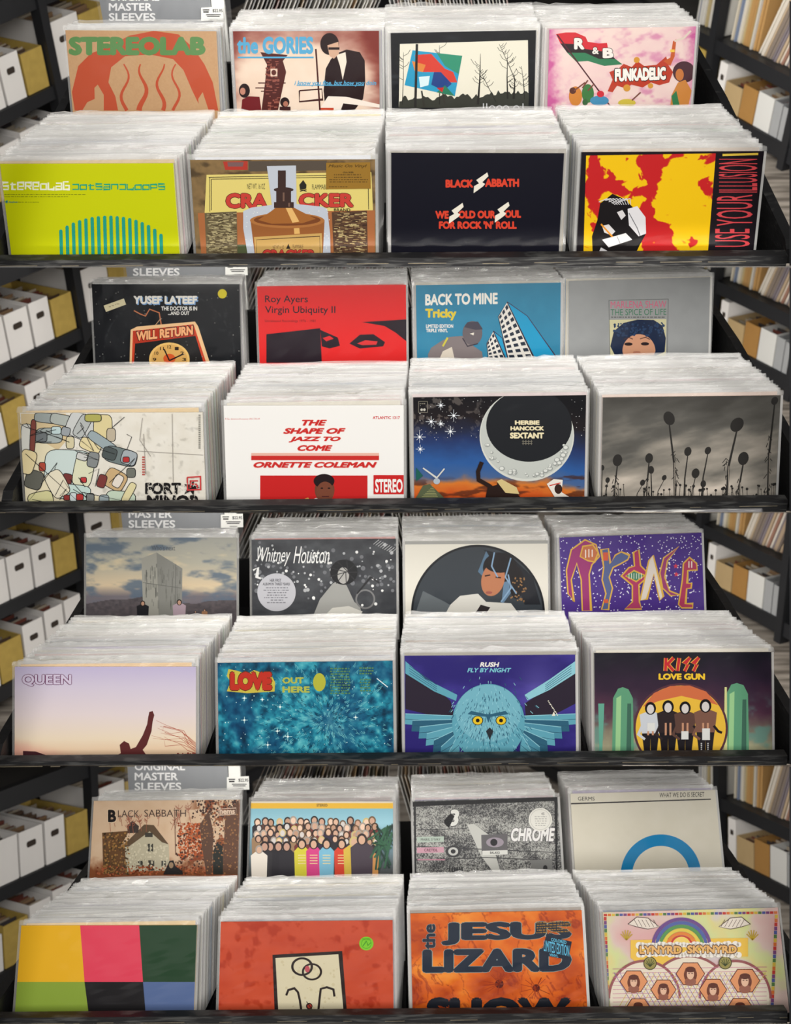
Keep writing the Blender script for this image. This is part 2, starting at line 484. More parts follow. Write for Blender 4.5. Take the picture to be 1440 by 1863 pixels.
def build_right(k):
    bn = TIER[k]
    sp0, sp1 = onR(690, 940)[0], onR(738, 945)[0]
    if sp0 > sp1: sp0, sp1 = sp1, sp0
    zb1 = onR(400, 208)[1]; zb1b = onR(400, 300)[1]
    zb2 = onR(265, 555)[1]; zb2b = onR(330, 690)[1]
    S0, S1, D = -1.2, 2.2, 0.42
    base = PR(0, 0.2, FLOOR_Z)
    root = empty('metal_shelving', TW[k] @ T3(base), label='black steel shelving of records and bins right of the ' + bn, category='shelving')
    def part(nm, mb, mat):
        mb = clipped(mb, k)
        if mb.v: link(nm, mb.mesh(nm, [mat]), T3(-base), root)
    for a, b in ((zb1b, zb1), (zb2b, zb2)):
        mb = MB(); frame_box(mb, PR, S0, S1, 0, 0.03, a, b); part('beam', mb, M_STEEL)
        mb = MB(); frame_box(mb, PR, S0, S1, 0.03, D, b - 0.02, b - 0.004); part('shelf_deck', mb, M_DECK)
    sfar = onR(165, 60)[0]
    for s in (sp0, sfar, S0):
        for t in (-0.012, D - 0.03):
            mb = MB(); frame_box(mb, PR, s, s + (sp1 - sp0), t, t + 0.045, FLOOR_Z, zb1 + 0.7); part('post', mb, M_STEEL)
    mb = MB(); frame_box(mb, PR, S0, S1, D, D + 0.01, FLOOR_Z, zb1 + 0.7); part('back_panel', mb, M_BLACK)
    # long-playing records on the upper shelf
    rr = random.Random(91)
    pal = [(192, 182, 168), (160, 148, 134), (206, 198, 186), (130, 118, 108), (180, 160, 134), (150, 112, 96), (110, 100, 94), (214, 208, 196), (170, 150, 128), (128, 120, 126)]
    pal2 = [(206, 198, 180), (178, 140, 88), (120, 132, 156), (196, 194, 188), (176, 160, 120), (104, 110, 132), (206, 200, 188)]
    def lps(sa, sb, lean, pal, what, step):
        s = sa
        n = 0
        while s < sb:
            w = rr.uniform(0.6, 1.4) * step
            h = rr.uniform(0.305, 0.318)
            mb = MB()
            c = lin(rr.choice(pal))
            ax = RU * w * 0.86
            az = UP * h * math.cos(lean) - RU * h * math.sin(lean)
            t = rr.uniform(0.045, 0.06)
            mb.obox(PR(s, t, zb1 + 0.0015), ax, -RN * 0.3, az, col=tuple(c))
            mb = clipped(mb, k)
            if mb.v:
                bb = PR(s, 0.1, zb1)
                for i in range(len(mb.v)): mb.v[i] = tuple(np.array(mb.v[i]) - bb)
                link('shelved_record', mb.mesh('shelved_record', [M_CARD]), TW[k] @ T3(bb), label=f'record spine {what} on the upper shelf right of the {bn}', category='record', group=f'records {what} right of the {bn}')
            s += w
            n += 1
    a, b = sorted((onR(385, 200)[0], onR(775, 370)[0]))
    lps(a, b - 0.0, 0.34, pal, 'leaning', 0.0115)
    a2, b2 = sorted((onR(195, 120)[0], onR(370, 195)[0]))
    lps(a2, b2, 0.05, pal2, 'standing upright', 0.013)
    a3, b3 = sorted((onR(140, 110)[0], onR(-60, 40)[0]))
    lps(a3, b3, 0.03, pal2[3:], 'beyond the far post', 0.016)
    a4 = sp0 - 0.40
    lps(a4, sp0 - 0.11, 0.3, pal, 'before the near post', 0.014)
    g = f'boxes on the lower shelf right of the {bn}'
    def B(bl, br, tl, mat, nm, label, hole=False, depth=0.28):
        s0, s1 = sorted((onR(*bl)[0], onR(*br)[0])); z1 = min(onR(*tl)[1], zb1b - 0.012)
        return open_box(k, PR, s0 + 0.002, s1 - 0.002, zb2 + 0.0015, z1, depth, mat, nm, label + ' right of the ' + bn, 'box' if nm == 'cardboard_box' else 'storage bin', g, (0.2, 0.011) if hole else None)
    B((170, 480), (225, 515), (200, 235), M_WHITE, 'cardboard_box', 'tall white cardboard box behind the beige carton', True)
    B((228, 520), (350, 575), (240, 358), M_BEIGE, 'cardboard_box', 'beige cardboard carton')
    B((352, 578), (458, 632), (372, 385), M_KRAFT, 'cardboard_box', 'brown cardboard carton')
    B((460, 636), (578, 700), (455, 420), M_TOTE, 'plastic_tote', 'white plastic tote')
    B((580, 702), (640, 740), (590, 492), M_GTOTE, 'plastic_tote', 'grey clear plastic tote beside the white tote')
    B((642, 742), (686, 770), (650, 530), M_GTOTE, 'plastic_tote', 'grey clear plastic tote beside the shelf post')
    s = sp0 - 0.32
    open_box(k, PR, s, s + 0.27, zb2 + 0.0015, min(zb2 + 0.2, zb1b - 0.012), 0.3, M_WHITE, 'cardboard_box', f'white cardboard box with a hand hole at the frame edge, right of the {bn}', 'box', g, (0.14, 0.012))
    s = onR(170, 480)[0]
    open_box(k, PR, s + 0.10, s + 0.165, zb2 + 0.0015, min(zb2 + 0.2, zb1b - 0.012), 0.3, M_YELLOW, 'cardboard_box', f'narrow yellow box by the far post right of the {bn}', 'box', g)

def build_room(k):
    mb = MB()
    for xa, xb in ((-3.6, -0.78), (0.70, 3.2)):
        mb.box(xa, xb, 2.2, 8.0, FLOOR_Z - 0.02, FLOOR_Z)
    mb = clipped(mb, k)
    link('floor', mb.mesh('floor', [M_CARPET]), TW[k], kind='structure')
    mb = MB(); mb.box(-4.2, 4.2, 7.6, 7.65, -4, 3)
    mb = clipped(mb, k)
    link('wall_back', mb.mesh('wall_back', [M_WALLD]), TW[k], kind='structure')
    # added fill lights aimed at the shelving either side, kept out of view
    row = ROWS[k] - 6 if k else -60
    for s in (-1, 1):
        p = at_y(k, 720 + s * 330, row, 3.5)
        q = at_y(k, 720 + s * 640, ROWS[k] + 250, 4.6)
        area('aisle_fill', tuple(p), tuple(q), 0.5, 0.5, 3.3 if s < 0 else 13, mat=TW[k])
    # added fill strips, unseen, under the board above: one on the back row, one on what is filed behind it
    p = at_y(k, 720, ROWS[k] + 7 if k else -46, 1.845)
    area('bin_fill', tuple(p), (p[0], BT[1], BT[2] - 0.09), 1.3, 0.012, [0.7, 0.78, 0.95, 0.95][k], mat=TW[k], spread=85)
    p = at_y(k, 720, ROWS[k] + 2 if k else -40, 2.55)
    area('bin_fill', tuple(p), (p[0], 3.0, p[2] - 0.22), 1.3, 0.012, 0.9, mat=TW[k], spread=120)

def build_shell():
    mb = MB(); mb.box(-6, 6, -4, 10, -3.3, -3.2); link('floor', mb.mesh('floor', [M_CARPET]), None, kind='structure')
    # the rack that carries the four bins: a post on either side, just at the picture's edge
    root = empty('display_rack', Matrix.Translation((0, 1.5, -3.2)), label='black steel upright rack that carries the four record bins, its post at the right edge', category='rack')
    inv = Matrix.Translation((0, -1.5, 3.2))
    for s in (-1, 1):
        for k in range(4):
            pts = []
            px = 1437.2 if s > 0 else -16
            for row in (ROWS[k] + 2, ROWS[k + 1] - 2):
                p = TW[k] @ Vector(at_y(k, px, row, YR - 0.07).tolist()); q = TW[k] @ Vector(at_y(k, px, row, YR - 0.03).tolist())
                pts.append((np.array(p), np.array(q)))
            (a, b), (c, d) = pts
            e = np.array([s * 0.04, 0, 0])
            mb = MB(); mb.hexa([a, a + e, b + e, b, c, c + e, d + e, d]); link('upright', mb.mesh('upright', [M_STEEL]), inv, root)
            if k == 3:
                mb = MB(); mb.hexa([c, c + e, d + e, d, *[np.array([p[0], p[1], -3.2]) for p in (c, c + e, d + e, d)]]); link('foot', mb.mesh('foot', [M_STEEL]), inv, root)

def tmesh(s, x0, y0, x1, y1, bold=0.0, shear=0.0, res=3):
    """lettering as triangles inside the box given by three corners (functions of u, v done by the caller)"""
    cu = bpy.data.curves.new('t', 'FONT')
    cu.body = s; cu.resolution_u = res; cu.shear = shear
    o = bpy.data.objects.new('t', cu); COL.objects.link(o)
    dg = bpy.context.evaluated_depsgraph_get(); dg.update()
    me = o.evaluated_get(dg).to_mesh()
    V = np.array([v.co[:2] for v in me.vertices]); F = [tuple(p.vertices) for p in me.polygons]
    o.evaluated_get(dg).to_mesh_clear()
    bpy.data.objects.remove(o); bpy.data.curves.remove(cu)
    if bold > 0:                       # heavier strokes: the same letters laid again slightly shifted
        n0 = len(V); sh = [(math.cos(a), math.sin(a)) for a in (0, .785, 1.571, 2.356, 3.142, 3.927, 4.712, 5.498)]
        V0, F0 = V, F
        V = np.concatenate([V0] + [V0 + bold * np.array(d) for d in sh])
        F = [tuple(i + n0 * q for i in f) for q in range(9) for f in F0]
    mn, mx = V.min(0), V.max(0)
    V = (V - mn) / np.maximum(mx - mn, 1e-6)
    V[:, 0] = x0 + V[:, 0] * (x1 - x0); V[:, 1] = y1 + V[:, 1] * (y0 - y1)
    lay = np.repeat(np.arange(9), n0) if bold > 0 else np.zeros(len(V))   # each copy lies a hair above the one before
    return np.column_stack([V, lay * 0.000008]), F

def build_rear(k):
    """things filed behind the bin: pack of empty sleeves with its price label, and rows of singles"""
    bn = TIER[k]
    y0 = 2.745
    x0p, base_row = [(183, 38), (227, 502), (219, 960.5), (230, 1438)][k]
    A = at_y(k, x0p, base_row, y0)
    top_vis = at_y(k, x0p, ROWS[k] + 0.5, y0)[2]
    w = 0.318
    x0 = A[0]
    zbot = BT[2] - 0.30
    ztop = A[2] + 0.16
    root = empty('sleeve_pack', TW[k] @ T3((x0 + w / 2, y0, zbot)), label='grey pack of empty record sleeves with white lettering behind the ' + bn, category='sleeve pack')
    inv = T3((-(x0 + w / 2), -y0, -zbot))
    def part(nm, mb, mats, **p):
        mb = clipped(mb, k)
        if mb.v: return link(nm, mb.mesh(nm, mats), inv, root, **p)
    mb = MB(); mb.box(x0 + 0.006, x0 + w - 0.045, y0, y0 + 0.02, zbot, ztop); part('printed_insert', mb, [M_SILVER])
    mb = MB(); mb.box(x0 + w - 0.043, x0 + w - 0.012, y0 + 0.001, y0 + 0.018, zbot, ztop); part('spare_sleeves', mb, [M_LABEL])
    mb = MB(); rr = random.Random(k); n = 26
    for i in range(n):
        for j in range(12):
            def pt(i, j): 
                q = random.Random(i * 31 + j); return (x0 + (w + 0.004) * i / n, y0 - 0.004 - q.uniform(0, 0.004), zbot + (ztop - zbot) * j / 12)
            mb.face([pt(i, j), pt(i + 1, j), pt(i + 1, j + 1), pt(i, j + 1)])
    part('plastic_wrap', mb, [M_CLEAR2])
    mb = MB()
    hh = 14.2
    for i, (s, wpx) in enumerate((('ORIGINAL', 92), ('MASTER', 79), ('SLEEVES', 85))):
        r1 = base_row - (2 - i) * 18.2
        V, F = tmesh(s, x0p + 15, r1 - hh, x0p + 15 + wpx, r1, 0.025)
        P = [at_y(k, a, b, y0 - 0.0004 - c) for a, b, c in V]
        for f in F: mb.face([P[i] for i in f])
    part('lettering', mb, [M_LETTER])
    lx, ly = x0p + 183, base_row - 24
    mb = MB(); mb.face([at_y(k, a, b, y0 - 0.0098) for a, b in ((lx, ly + 24), (lx + 41, ly + 22.5), (lx + 40, ly - 2), (lx, ly))])
    lab = part('price_label', mb, [M_LABEL], label='white price label reading $22.95')
    mb = MB()
    V, F = tmesh('$22.95', lx + 21, ly + 2.5, lx + 39, ly + 9, 0.02)
    P = [at_y(k, a, b, y0 - 0.0104 - c) for a, b, c in V]
    for f in F: mb.face([P[i] for i in f])
    for (a, b, c, d) in ((3, 3, 15, 5), (4, 6.5, 14, 9), (9, 12, 36, 13.6), (11, 15, 34, 16.6), (16, 20.5, 30, 21.5)):
        mb.face([at_y(k, lx + p, ly + q, y0 - 0.0104) for p, q in ((a, d), (c, d), (c, b), (a, b))])
    mb = clipped(mb, k)
    if mb.v and lab: link('label_print', mb.mesh('label_print', [M_INK]), None, lab)
    # two rows of singles filed sideways behind
    rr = random.Random(40 + k)
    pal = [(226, 222, 214), (206, 200, 190), (150, 140, 130), (236, 234, 230), (176, 120, 110), (90, 86, 84), (214, 206, 186), (190, 190, 190), (130, 126, 110), (210, 180, 140)]
    yb = 3.0
    sh = [0, 14, 8, 26][k]
    for r_, (xa, xb, tilt, nm) in enumerate(((445 + sh, 694 + sh * .6, 0.45, 'left row'), (712 + sh * .6, 930 + sh * .6, -0.25, 'right row'))):
        base_r = [14, 492, 947, 1423][k]
        if base_r - ROWS[k] < 9: base_r = ROWS[k] + 12
        n = 34
        for i in range(n):
            px = xa + (xb - xa) * (i + rr.uniform(-0.25, 0.25)) / n
            p = at_y(k, px, base_r, yb)
            h = rr.uniform(0.165, 0.178); cc = tuple(lin(rr.choice(pal)))
            mb = MB()
            az = np.array([math.sin(tilt) * h, 0, math.cos(tilt) * h])
            o = p - az * (0.9 + rr.uniform(-0.01, 0.015))
            mb.obox(o, (0.0028, 0, 0), (0, 0.178, 0), az * 1.0, col=cc)
            mb.obox(o - np.array([0.0006, 0.002, 0]), (0.0040, 0, 0), (0, 0.001, 0), az * 1.03, mi=1)
            mb = clipped(mb, k, True, False)
            if not mb.v: continue
            for q in range(len(mb.v)): mb.v[q] = tuple(np.array(mb.v[q]) - o)
            link('seven_inch_single', mb.mesh('seven_inch_single', [M_CARD, M_MILK]), TW[k] @ T3(o), label=f'seven inch single filed edge-on in the {nm} behind the {bn}', category='single', group=f'singles in the {nm} behind the {bn}')
M_CLEAR2 = film('crinkled_plastic', 0.05, (0.93, 0.93, 0.94), 0.12, 0.25)
# ------------------------------------------------------------------ value noise used for the printed pictures
def _h(ix, iy, seed):
    n = (ix.astype(np.int64) * 374761393 + iy.astype(np.int64) * 668265263 + seed * 974711) & 0x7fffffff
    n = ((n ^ (n >> 13)) * 1274126177) & 0x7fffffff
    return ((n ^ (n >> 16)) & 0xffff) / 65535.0
def vn(x, y, seed=0):
    xi, yi = np.floor(x), np.floor(y)
    fx, fy = x - xi, y - yi
    fx = fx * fx * (3 - 2 * fx); fy = fy * fy * (3 - 2 * fy)
    a, b = _h(xi, yi, seed), _h(xi + 1, yi, seed)
    c, d = _h(xi, yi + 1, seed), _h(xi + 1, yi + 1, seed)
    return (a * (1 - fx) + b * fx) * (1 - fy) + (c * (1 - fx) + d * fx) * fy
def fbm(x, y, seed=0, o=4):
    r, a, t = 0.0, 0.5, 0.0
    for i in range(o):
        r = r + a * vn(x * 2 ** i, y * 2 ** i, seed + i * 17); t += a; a *= 0.5
    return r / t
def mixc(c0, c1, t):
    t = np.clip(t, 0, 1)[..., None]
    return np.asarray(c0, float) * (1 - t) + np.asarray(c1, float) * t
def ramp(stops, t):
    t = np.asarray(t, float)
    xs = [s[0] for s in stops]
    return np.stack([np.interp(t, xs, [s[1][i] for s in stops]) for i in range(3)], -1)
def sm(a, b, x): 
    t = np.clip((x - a) / (b - a), 0, 1); return t * t * (3 - 2 * t)

CROP = {(0, 0): (0, 0), (0, 1): (720, 0), (1, 0): (0, 480), (1, 1): (720, 480),
        (2, 0): (0, 930), (2, 1): (720, 930), (3, 0): (0, 1390), (3, 1): (720, 1390)}
RAILROW = [470, 919, 1382, 1850]

def rec_len(k, x, y, z, lean):
    """length of a leaning sleeve that reaches from its top edge down to the sloping bottom board"""
    h = 0.25
    for _ in range(4): h = (z - max(base_z(k, y - h * math.sin(lean), x - 0.16), base_z(k, y - h * math.sin(lean), x + 0.16))) / math.cos(lean) - 0.004
    return float(h)

class Cover:
    """one record filed at the front of a stack: its printed cover is drawn in the plane of the sleeve"""
    def __init__(s, k, row, col, TL, TR):
        s.k, s.row, s.col = k, row, col
        s.P = FT if row == 'F' else BT
        a = hit(k, *TL, s.P, NREC); b = hit(k, *TR, s.P, NREC)
        s.x = (b - a) / np.linalg.norm(b - a)
        s.n = NREC - s.x * np.dot(s.x, NREC); s.n /= np.linalg.norm(s.n)
        s.u = np.cross(s.n, s.x)
        s.O = (a + b) / 2
        s.W = float(np.linalg.norm(b - a))
        if row == 'F':
            s.H = rec_len(k, s.O[0], s.O[1], s.O[2], LEAN)
        else:
            s.H = 0.312
        s.off = CROP[(k, 0 if col < 2 else 1)]
        s.rowlim = RAILROW[k] + 3 if row == 'F' else None
        s.z = 0.0004
        s.mb = MB(); s.parts = []
        M = np.eye(4); M[:3, 0], M[:3, 1], M[:3, 2], M[:3, 3] = s.x, s.u, s.n, s.O
        s.M = Matrix(M.tolist())
        s.thick = 0.0045
    # zoom coordinates -> plane coordinates
    def q(s, pts):
        pts = np.asarray(pts, float)
        px = s.off[0] + pts[:, 0] / 2; rw = s.off[1] + pts[:, 1] / 2
        o = OK_[s.k]
        d = np.stack([(px - CX) / FPX, np.ones_like(px), -(rw - CY) / FPX], 1) @ RK[s.k]
        t = np.dot(s.P - o, NREC) / (d @ NREC)
        X = o + d * t[:, None] - s.O
        a = np.clip(X @ s.x, -s.W / 2, s.W / 2); b = np.clip(X @ s.u, -s.H, 0)
        return np.stack([a, b], 1)
    def up(s): s.z += 0.000025
    def _add(s, ab, faces, col, pc=None, dz=None):
        s.up()
        b = len(s.mb.v)
        s.mb.v += [(float(p[0]), float(p[1]), s.z + (0.0 if dz is None else float(dz[i]))) for i, p in enumerate(ab)]
        for f in faces: s.mb.f.append(tuple(b + i for i in f)); s.mb.m.append(0)
        if pc is None:
            c = tuple(lin(col)); s.mb.c += [c] * len(ab)
        else: s.mb.c += [tuple(r) for r in lin(pc)]
    def fill(s, col, step=1.6):
        """ground of the print over the whole sleeve; col is a colour or a function of zoom coordinates"""
        if not callable(col):
            s._add([(-s.W / 2, -s.H), (s.W / 2, -s.H), (s.W / 2, 0), (-s.W / 2, 0)], [(0, 1, 2, 3)], col); return
        vis = min(s.H, 0.2)
        nx = int(s.W * 1020 / step); ny = int(vis * 1020 / step)
        A, B = np.meshgrid(np.linspace(-s.W / 2, s.W / 2, nx + 1), np.linspace(0, -vis, ny + 1))
        ab = np.stack([A.ravel(), B.ravel()], 1)
        X = s.O + ab[:, :1] * s.x + ab[:, 1:] * s.u - OK_[s.k]
        c = X @ RK[s.k].T
        px = CX + FPX * c[:, 0] / c[:, 1]; rw = CY - FPX * c[:, 2] / c[:, 1]
        zx, zy = (px - s.off[0]) * 2, (rw - s.off[1]) * 2
        C = np.clip(col(zx, zy), 0, 255)
        w = nx + 1
        I = (np.arange(ny)[:, None] * w + np.arange(nx)[None, :]).ravel()
        s._add(ab, list(zip(I.tolist(), (I + w).tolist(), (I + w + 1).tolist(), (I + 1).tolist())), None, C)
        if s.H > vis:
            cc = tuple(np.mean(C[-w:], 0))
            s._add([(-s.W / 2, -s.H), (s.W / 2, -s.H), (s.W / 2, -vis), (-s.W / 2, -vis)], [(0, 1, 2, 3)], cc)
    def poly(s, pts, col):
        ab = s.q(pts)
        from mathutils.geometry import tessellate_polygon
        tri = tessellate_polygon([[Vector((float(a), float(b), 0)) for a, b in ab]])
        s._add(ab, [tuple(t) for t in tri], col)
    def rect(s, x0, y0, x1, y1, col): s.poly([(x0, y0), (x1, y0), (x1, y1), (x0, y1)], col)
    def ell(s, cx, cy, rx, ry, col, a0=0, a1=360, n=28, rot=0):
        r = math.radians(rot); P = []
        full = a1 - a0 >= 360
        for i in range(n + (0 if full else 1)):
            t = math.radians(a0 + (a1 - a0) * i / n)
            ex, ey = rx * math.cos(t), ry * math.sin(t)
            P.append((cx + ex * math.cos(r) - ey * math.sin(r), cy + ex * math.sin(r) + ey * math.cos(r)))
        s.poly(P, col)
    def ring(s, cx, cy, r0, r1, col, a0=0, a1=360, n=48, ky=1.0):
        P = []
        for i in range(n + 1):
            t = math.radians(a0 + (a1 - a0) * i / n)
            P += [(cx + r0 * math.cos(t), cy + ky * r0 * math.sin(t)), (cx + r1 * math.cos(t), cy + ky * r1 * math.sin(t))]
        ab = s.q(P)
        s._add(ab, [(2 * i, 2 * i + 1, 2 * i + 3, 2 * i + 2) for i in range(n)], col)
    def line(s, pts, w, col, close=False, taper=None):
        pts = [np.array(p, float) for p in pts]
        if close: pts = pts + [pts[0]]
        V, F = [], []
        n = len(pts)
        for i in range(n):
            d = (pts[min(i + 1, n - 1)] - pts[max(i - 1, 0)])
            if close and i in (0, n - 1): d = pts[1] - pts[n - 2]
            L = np.linalg.norm(d); d = d / (L if L else 1)
            nn = np.array([-d[1], d[0]])
            ww = w if taper is None else w + (taper - w) * i / (n - 1)
            k_ = 1.0
            if 0 < i < n - 1:
                e = pts[i + 1] - pts[i]; e = e / (np.linalg.norm(e) or 1)
                k_ = min(1.0 / max(abs(float(np.dot(d, e))), 0.45), 1.8)
            V += [pts[i] + nn * ww / 2 * k_, pts[i] - nn * ww / 2 * k_]
            if i: F.append((2 * i - 2, 2 * i - 1, 2 * i + 1, 2 * i))
        s._add(s.q(V), F, col)
    def lines(s, many, w, col):
        for p in many: s.line(p, w, col); s.z -= 0.000025
        s.up()
    def dots(s, pts, r, col, n=7):
        V, F = [], []
        for j, (x, y) in enumerate(pts):
            rr = r[j] if hasattr(r, '__len__') else r
            b = len(V)
            V += [(x + rr * math.cos(2 * math.pi * i / n), y + rr * math.sin(2 * math.pi * i / n)) for i in range(n)]
            F.append(tuple(range(b, b + n)))
        s._add(s.q(V), F, col)
    def rects(s, R, col):
        V, F = [], []
        for x0, y0, x1, y1 in R:
            b = len(V); V += [(x0, y0), (x1, y0), (x1, y1), (x0, y1)]; F.append((b, b + 1, b + 2, b + 3))
        s._add(s.q(V), F, col)
    def text(s, t, x0, y0, x1, y1, col, bold=0.0, shear=0.0, slope=0.0, vert=False, res=3):
        """lettering stretched to the box; slope tilts the line (rise per unit), vert runs it upwards"""
        if vert:
            V, F = tmesh(t, 0, 0, 1, 1, bold, shear, res)
            P = np.stack([x0 + V[:, 1] * (x1 - x0), y1 - V[:, 0] * (y1 - y0)], 1)
        else:
            V, F = tmesh(t, x0, y0, x1, y1, bold, shear, res)
            P = V[:, :2].copy(); P[:, 1] -= (P[:, 0] - x0) * slope
        s._add(s.q(P), F, col, None, V[:, 2])
        s.z += float(V[:, 2].max())
    def otext(s, t, x0, y0, x1, y1, col, ocol, bold=0.02, ob=0.05, pad=2, **kw):
        s.text(t, x0 - pad, y0 - pad, x1 + pad, y1 + pad, ocol, bold + ob, **kw)
        s.text(t, x0, y0, x1, y1, col, bold, **kw)
    def part(s, name, label=None):
        """what follows is drawn on a piece of its own stuck on the cover"""
        s.parts.append((s.cur, s.mb, s.curlab)) if s.mb.v else None
        s.mb = MB(); s.cur, s.curlab = name, label
        s.z += 0.0001
    cur, curlab = 'cover_print', None
    def done(s, label, edge=(225, 222, 214)):
        s.parts.append((s.cur, s.mb, s.curlab))
        b = MB(); e = tuple(lin(edge))
        b.box(-s.W / 2, s.W / 2, -s.H, 0, -s.thick, 0.0, col=e)
        root = link('vinyl_record', b.mesh('vinyl_record', [M_CARD]), TW[s.k] @ s.M, label=label, category='record', group='records facing the viewer')
        for nm, mb, lab in s.parts:
            o = link(nm, mb.mesh(nm, [M_PRINT]), None, root)
            if lab: o['label'] = lab
        rr = random.Random(s.k * 10 + s.col + (5 if s.row == 'F' else 0))
        p = MB(); n = 40; hw = s.W / 2 + 0.005
        zf, zb = max(s.z + 0.0012, 0.0018), -s.thick - 0.001
        fr, bk = [], []
        for i in range(n + 1):
            x = -hw + 2 * hw * i / n
            h = 0.0085 + rr.uniform(-0.0009, 0.0009) + 0.001 * math.sin(i * 0.5 + s.col)
            fr.append((x, h, -0.0005 + rr.uniform(-0.0012, 0.0012))); bk.append((x, h + rr.uniform(0.0, 0.002), -0.0045 + rr.uniform(-0.001, 0.001)))
        for i in range(n):
            xa, xb = fr[i][0], fr[i + 1][0]
            p.face([(xa, 0.0008, zf), (xb, 0.0008, zf), fr[i + 1], fr[i]])
            p.face([bk[i], bk[i + 1], (xb, 0, zb), (xa, 0, zb)])
        for sx in (-1, 1):
            p.face([(sx * hw, -s.H, -0.001), (sx * (s.W / 2 - 0.0005), -s.H, zf), (sx * (s.W / 2 - 0.0005), 0, zf), (sx * hw, 0, -0.001)])
            p.face([(sx * hw, -s.H, -0.001), (sx * hw, 0, -0.001), (sx * (s.W / 2), 0, zb), (sx * (s.W / 2), -s.H, zb)])
        w = 14                                       # the pane in front of the print, slightly uneven
        g = lambda i, j: (-s.W / 2 + s.W * i / w, -s.H * j / w, zf + 0.0003 * math.sin(i * 1.9 + s.col) * math.sin(j * 1.3 + s.k))
        for i in range(w):
            for j in range(w):
                p.face([g(i, j + 1), g(i + 1, j + 1), g(i + 1, j), g(i, j)], 1)
        link('plastic_sleeve', p.mesh('plastic_sleeve', [M_MILK, M_CLEAR]), None, root)
        return root

# ------------------------------------------------------------------ records filed behind the covers
SLEEVE_COLS = [(232, 230, 226)] * 5 + [(222, 214, 194)] * 3 + [(190, 190, 192)] * 2 + [(186, 172, 160), (150, 168, 190), (206, 160, 168), (214, 196, 120),
              (120, 122, 126), (90, 84, 86), (150, 134, 176), (176, 204, 170), (230, 222, 206), (60, 58, 60), (200, 90, 80), (84, 110, 150), (160, 120, 80)]
def packed(card, film_, x, y, ztop, h, W, rr, lean, M=None, col=None):
    """one sleeve in its plastic, added to the two mesh builders (in the frame with its top centre at the given point)"""
    c = tuple(lin(col if col is not None else rr.choice(SLEEVE_COLS)))
    up = np.array([0, math.sin(lean), math.cos(lean)]); fw = np.array([0, math.cos(lean), -math.sin(lean)]); ax = np.array([1.0, 0, 0])
    roll = rr.uniform(-0.004, 0.004)
    up = up + ax * roll; ax = ax - np.array([0, 0, 1.0]) * roll
    o = np.array([x, y, ztop], float)
    t = 0.0024
    card.obox(o - ax * W / 2 - up * h, ax * W, fw * t, up * h, col=c)
    hw = W / 2 + 0.0055
    n = 22; ph = rr.uniform(0, 6); rows = []
    bend = rr.uniform(-0.0018, 0.0018)
    crinkle = rr.random() < 0.5
    for i in range(n + 1):
        f = i / n
        am = 0.25
        if crinkle: am += 3.6 * max(0.0, math.sin(5.3 * f + ph * 3) * math.sin(9 * f + ph))
        if f < 0.09: am += 1.0
        e = 0.0075 + 0.0013 * math.sin(7 * f + ph) + rr.uniform(-0.001, 0.001) * am
        b = bend * math.sin(math.pi * f) * 2 + 0.0009 * math.sin(6 * f + ph * 2) + rr.uniform(-0.0008, 0.0008) * am
        xx = -hw + 2 * hw * f
        p = o + ax * xx
        rows.append((p - fw * 0.0004 - up * min(h, 0.06), p - fw * 0.0004 - up * 0.001, p + up * e + fw * (0.0006 + b), p + up * (e + rr.uniform(-0.0008, 0.0002) * (0.3 + am)) + fw * (0.0026 + b), p + fw * (t + 0.0004) - up * 0.002))
    for i in range(n):
        a, b = rows[i], rows[i + 1]
        film_.face([a[1], b[1], b[2], a[2]]); film_.face([a[2], b[2], b[3], a[3]]); film_.face([a[3], b[3], b[4], a[4]])
    for sx in (-1, 1):
        p = o + ax * (sx * hw)
        film_.face([p - up * h, p + up * 0.006, p + up * 0.006 + fw * (t + 0.0006), p - up * h + fw * (t + 0.0006)])
        film_.face([p - up * h - fw * 0.0004, o + ax * (sx * W / 2) - up * h - fw * 0.0004, o + ax * (sx * W / 2) - fw * 0.0004, p - fw * 0.0004])

BACKX = [[(97, 386), (404, 699), (706, 1000), (1005, 1320)], [(135, 428), (452, 738), (751, 1040), (1050, 1345)],
         [(135, 420), (432, 724), (735, 1030), (1035, 1325)], [(150, 430), (450, 733), (745, 1037), (1040, 1335)]]
BACKROW = [[204, 201, 198, 193], [663, 660, 651, 646], [1121, 1119, 1115, 1113], [1597, 1594, 1587, 1582]]
REARX = [[(132, 412), (452, 690), (712, 955), (962, 1228)], [(172, 455), (492, 735), (752, 1000), (1012, 1270)],
         [(163, 440), (482, 722), (735, 975), (985, 1240)], [(180, 452), (490, 722), (748, 990), (1005, 1265)]]
REARROW = [[40, 17, 9, 9], [504, 490, 488, 489], [963, 942, 937, 936], [1438, 1415, 1409, 1403]]
PEEK = {(0, 0): (206, 170, 90), (1, 0): (226, 190, 110), (2, 0): (230, 184, 96), (3, 0): (232, 196, 110), (0, 2): (150, 140, 120), (0, 1): (225, 228, 236),
        (2, 2): (130, 120, 90), (3, 2): (120, 96, 70), (1, 3): (226, 200, 184), (2, 3): (222, 214, 196), (0, 3): (210, 190, 170), (1, 2): (228, 205, 205)}
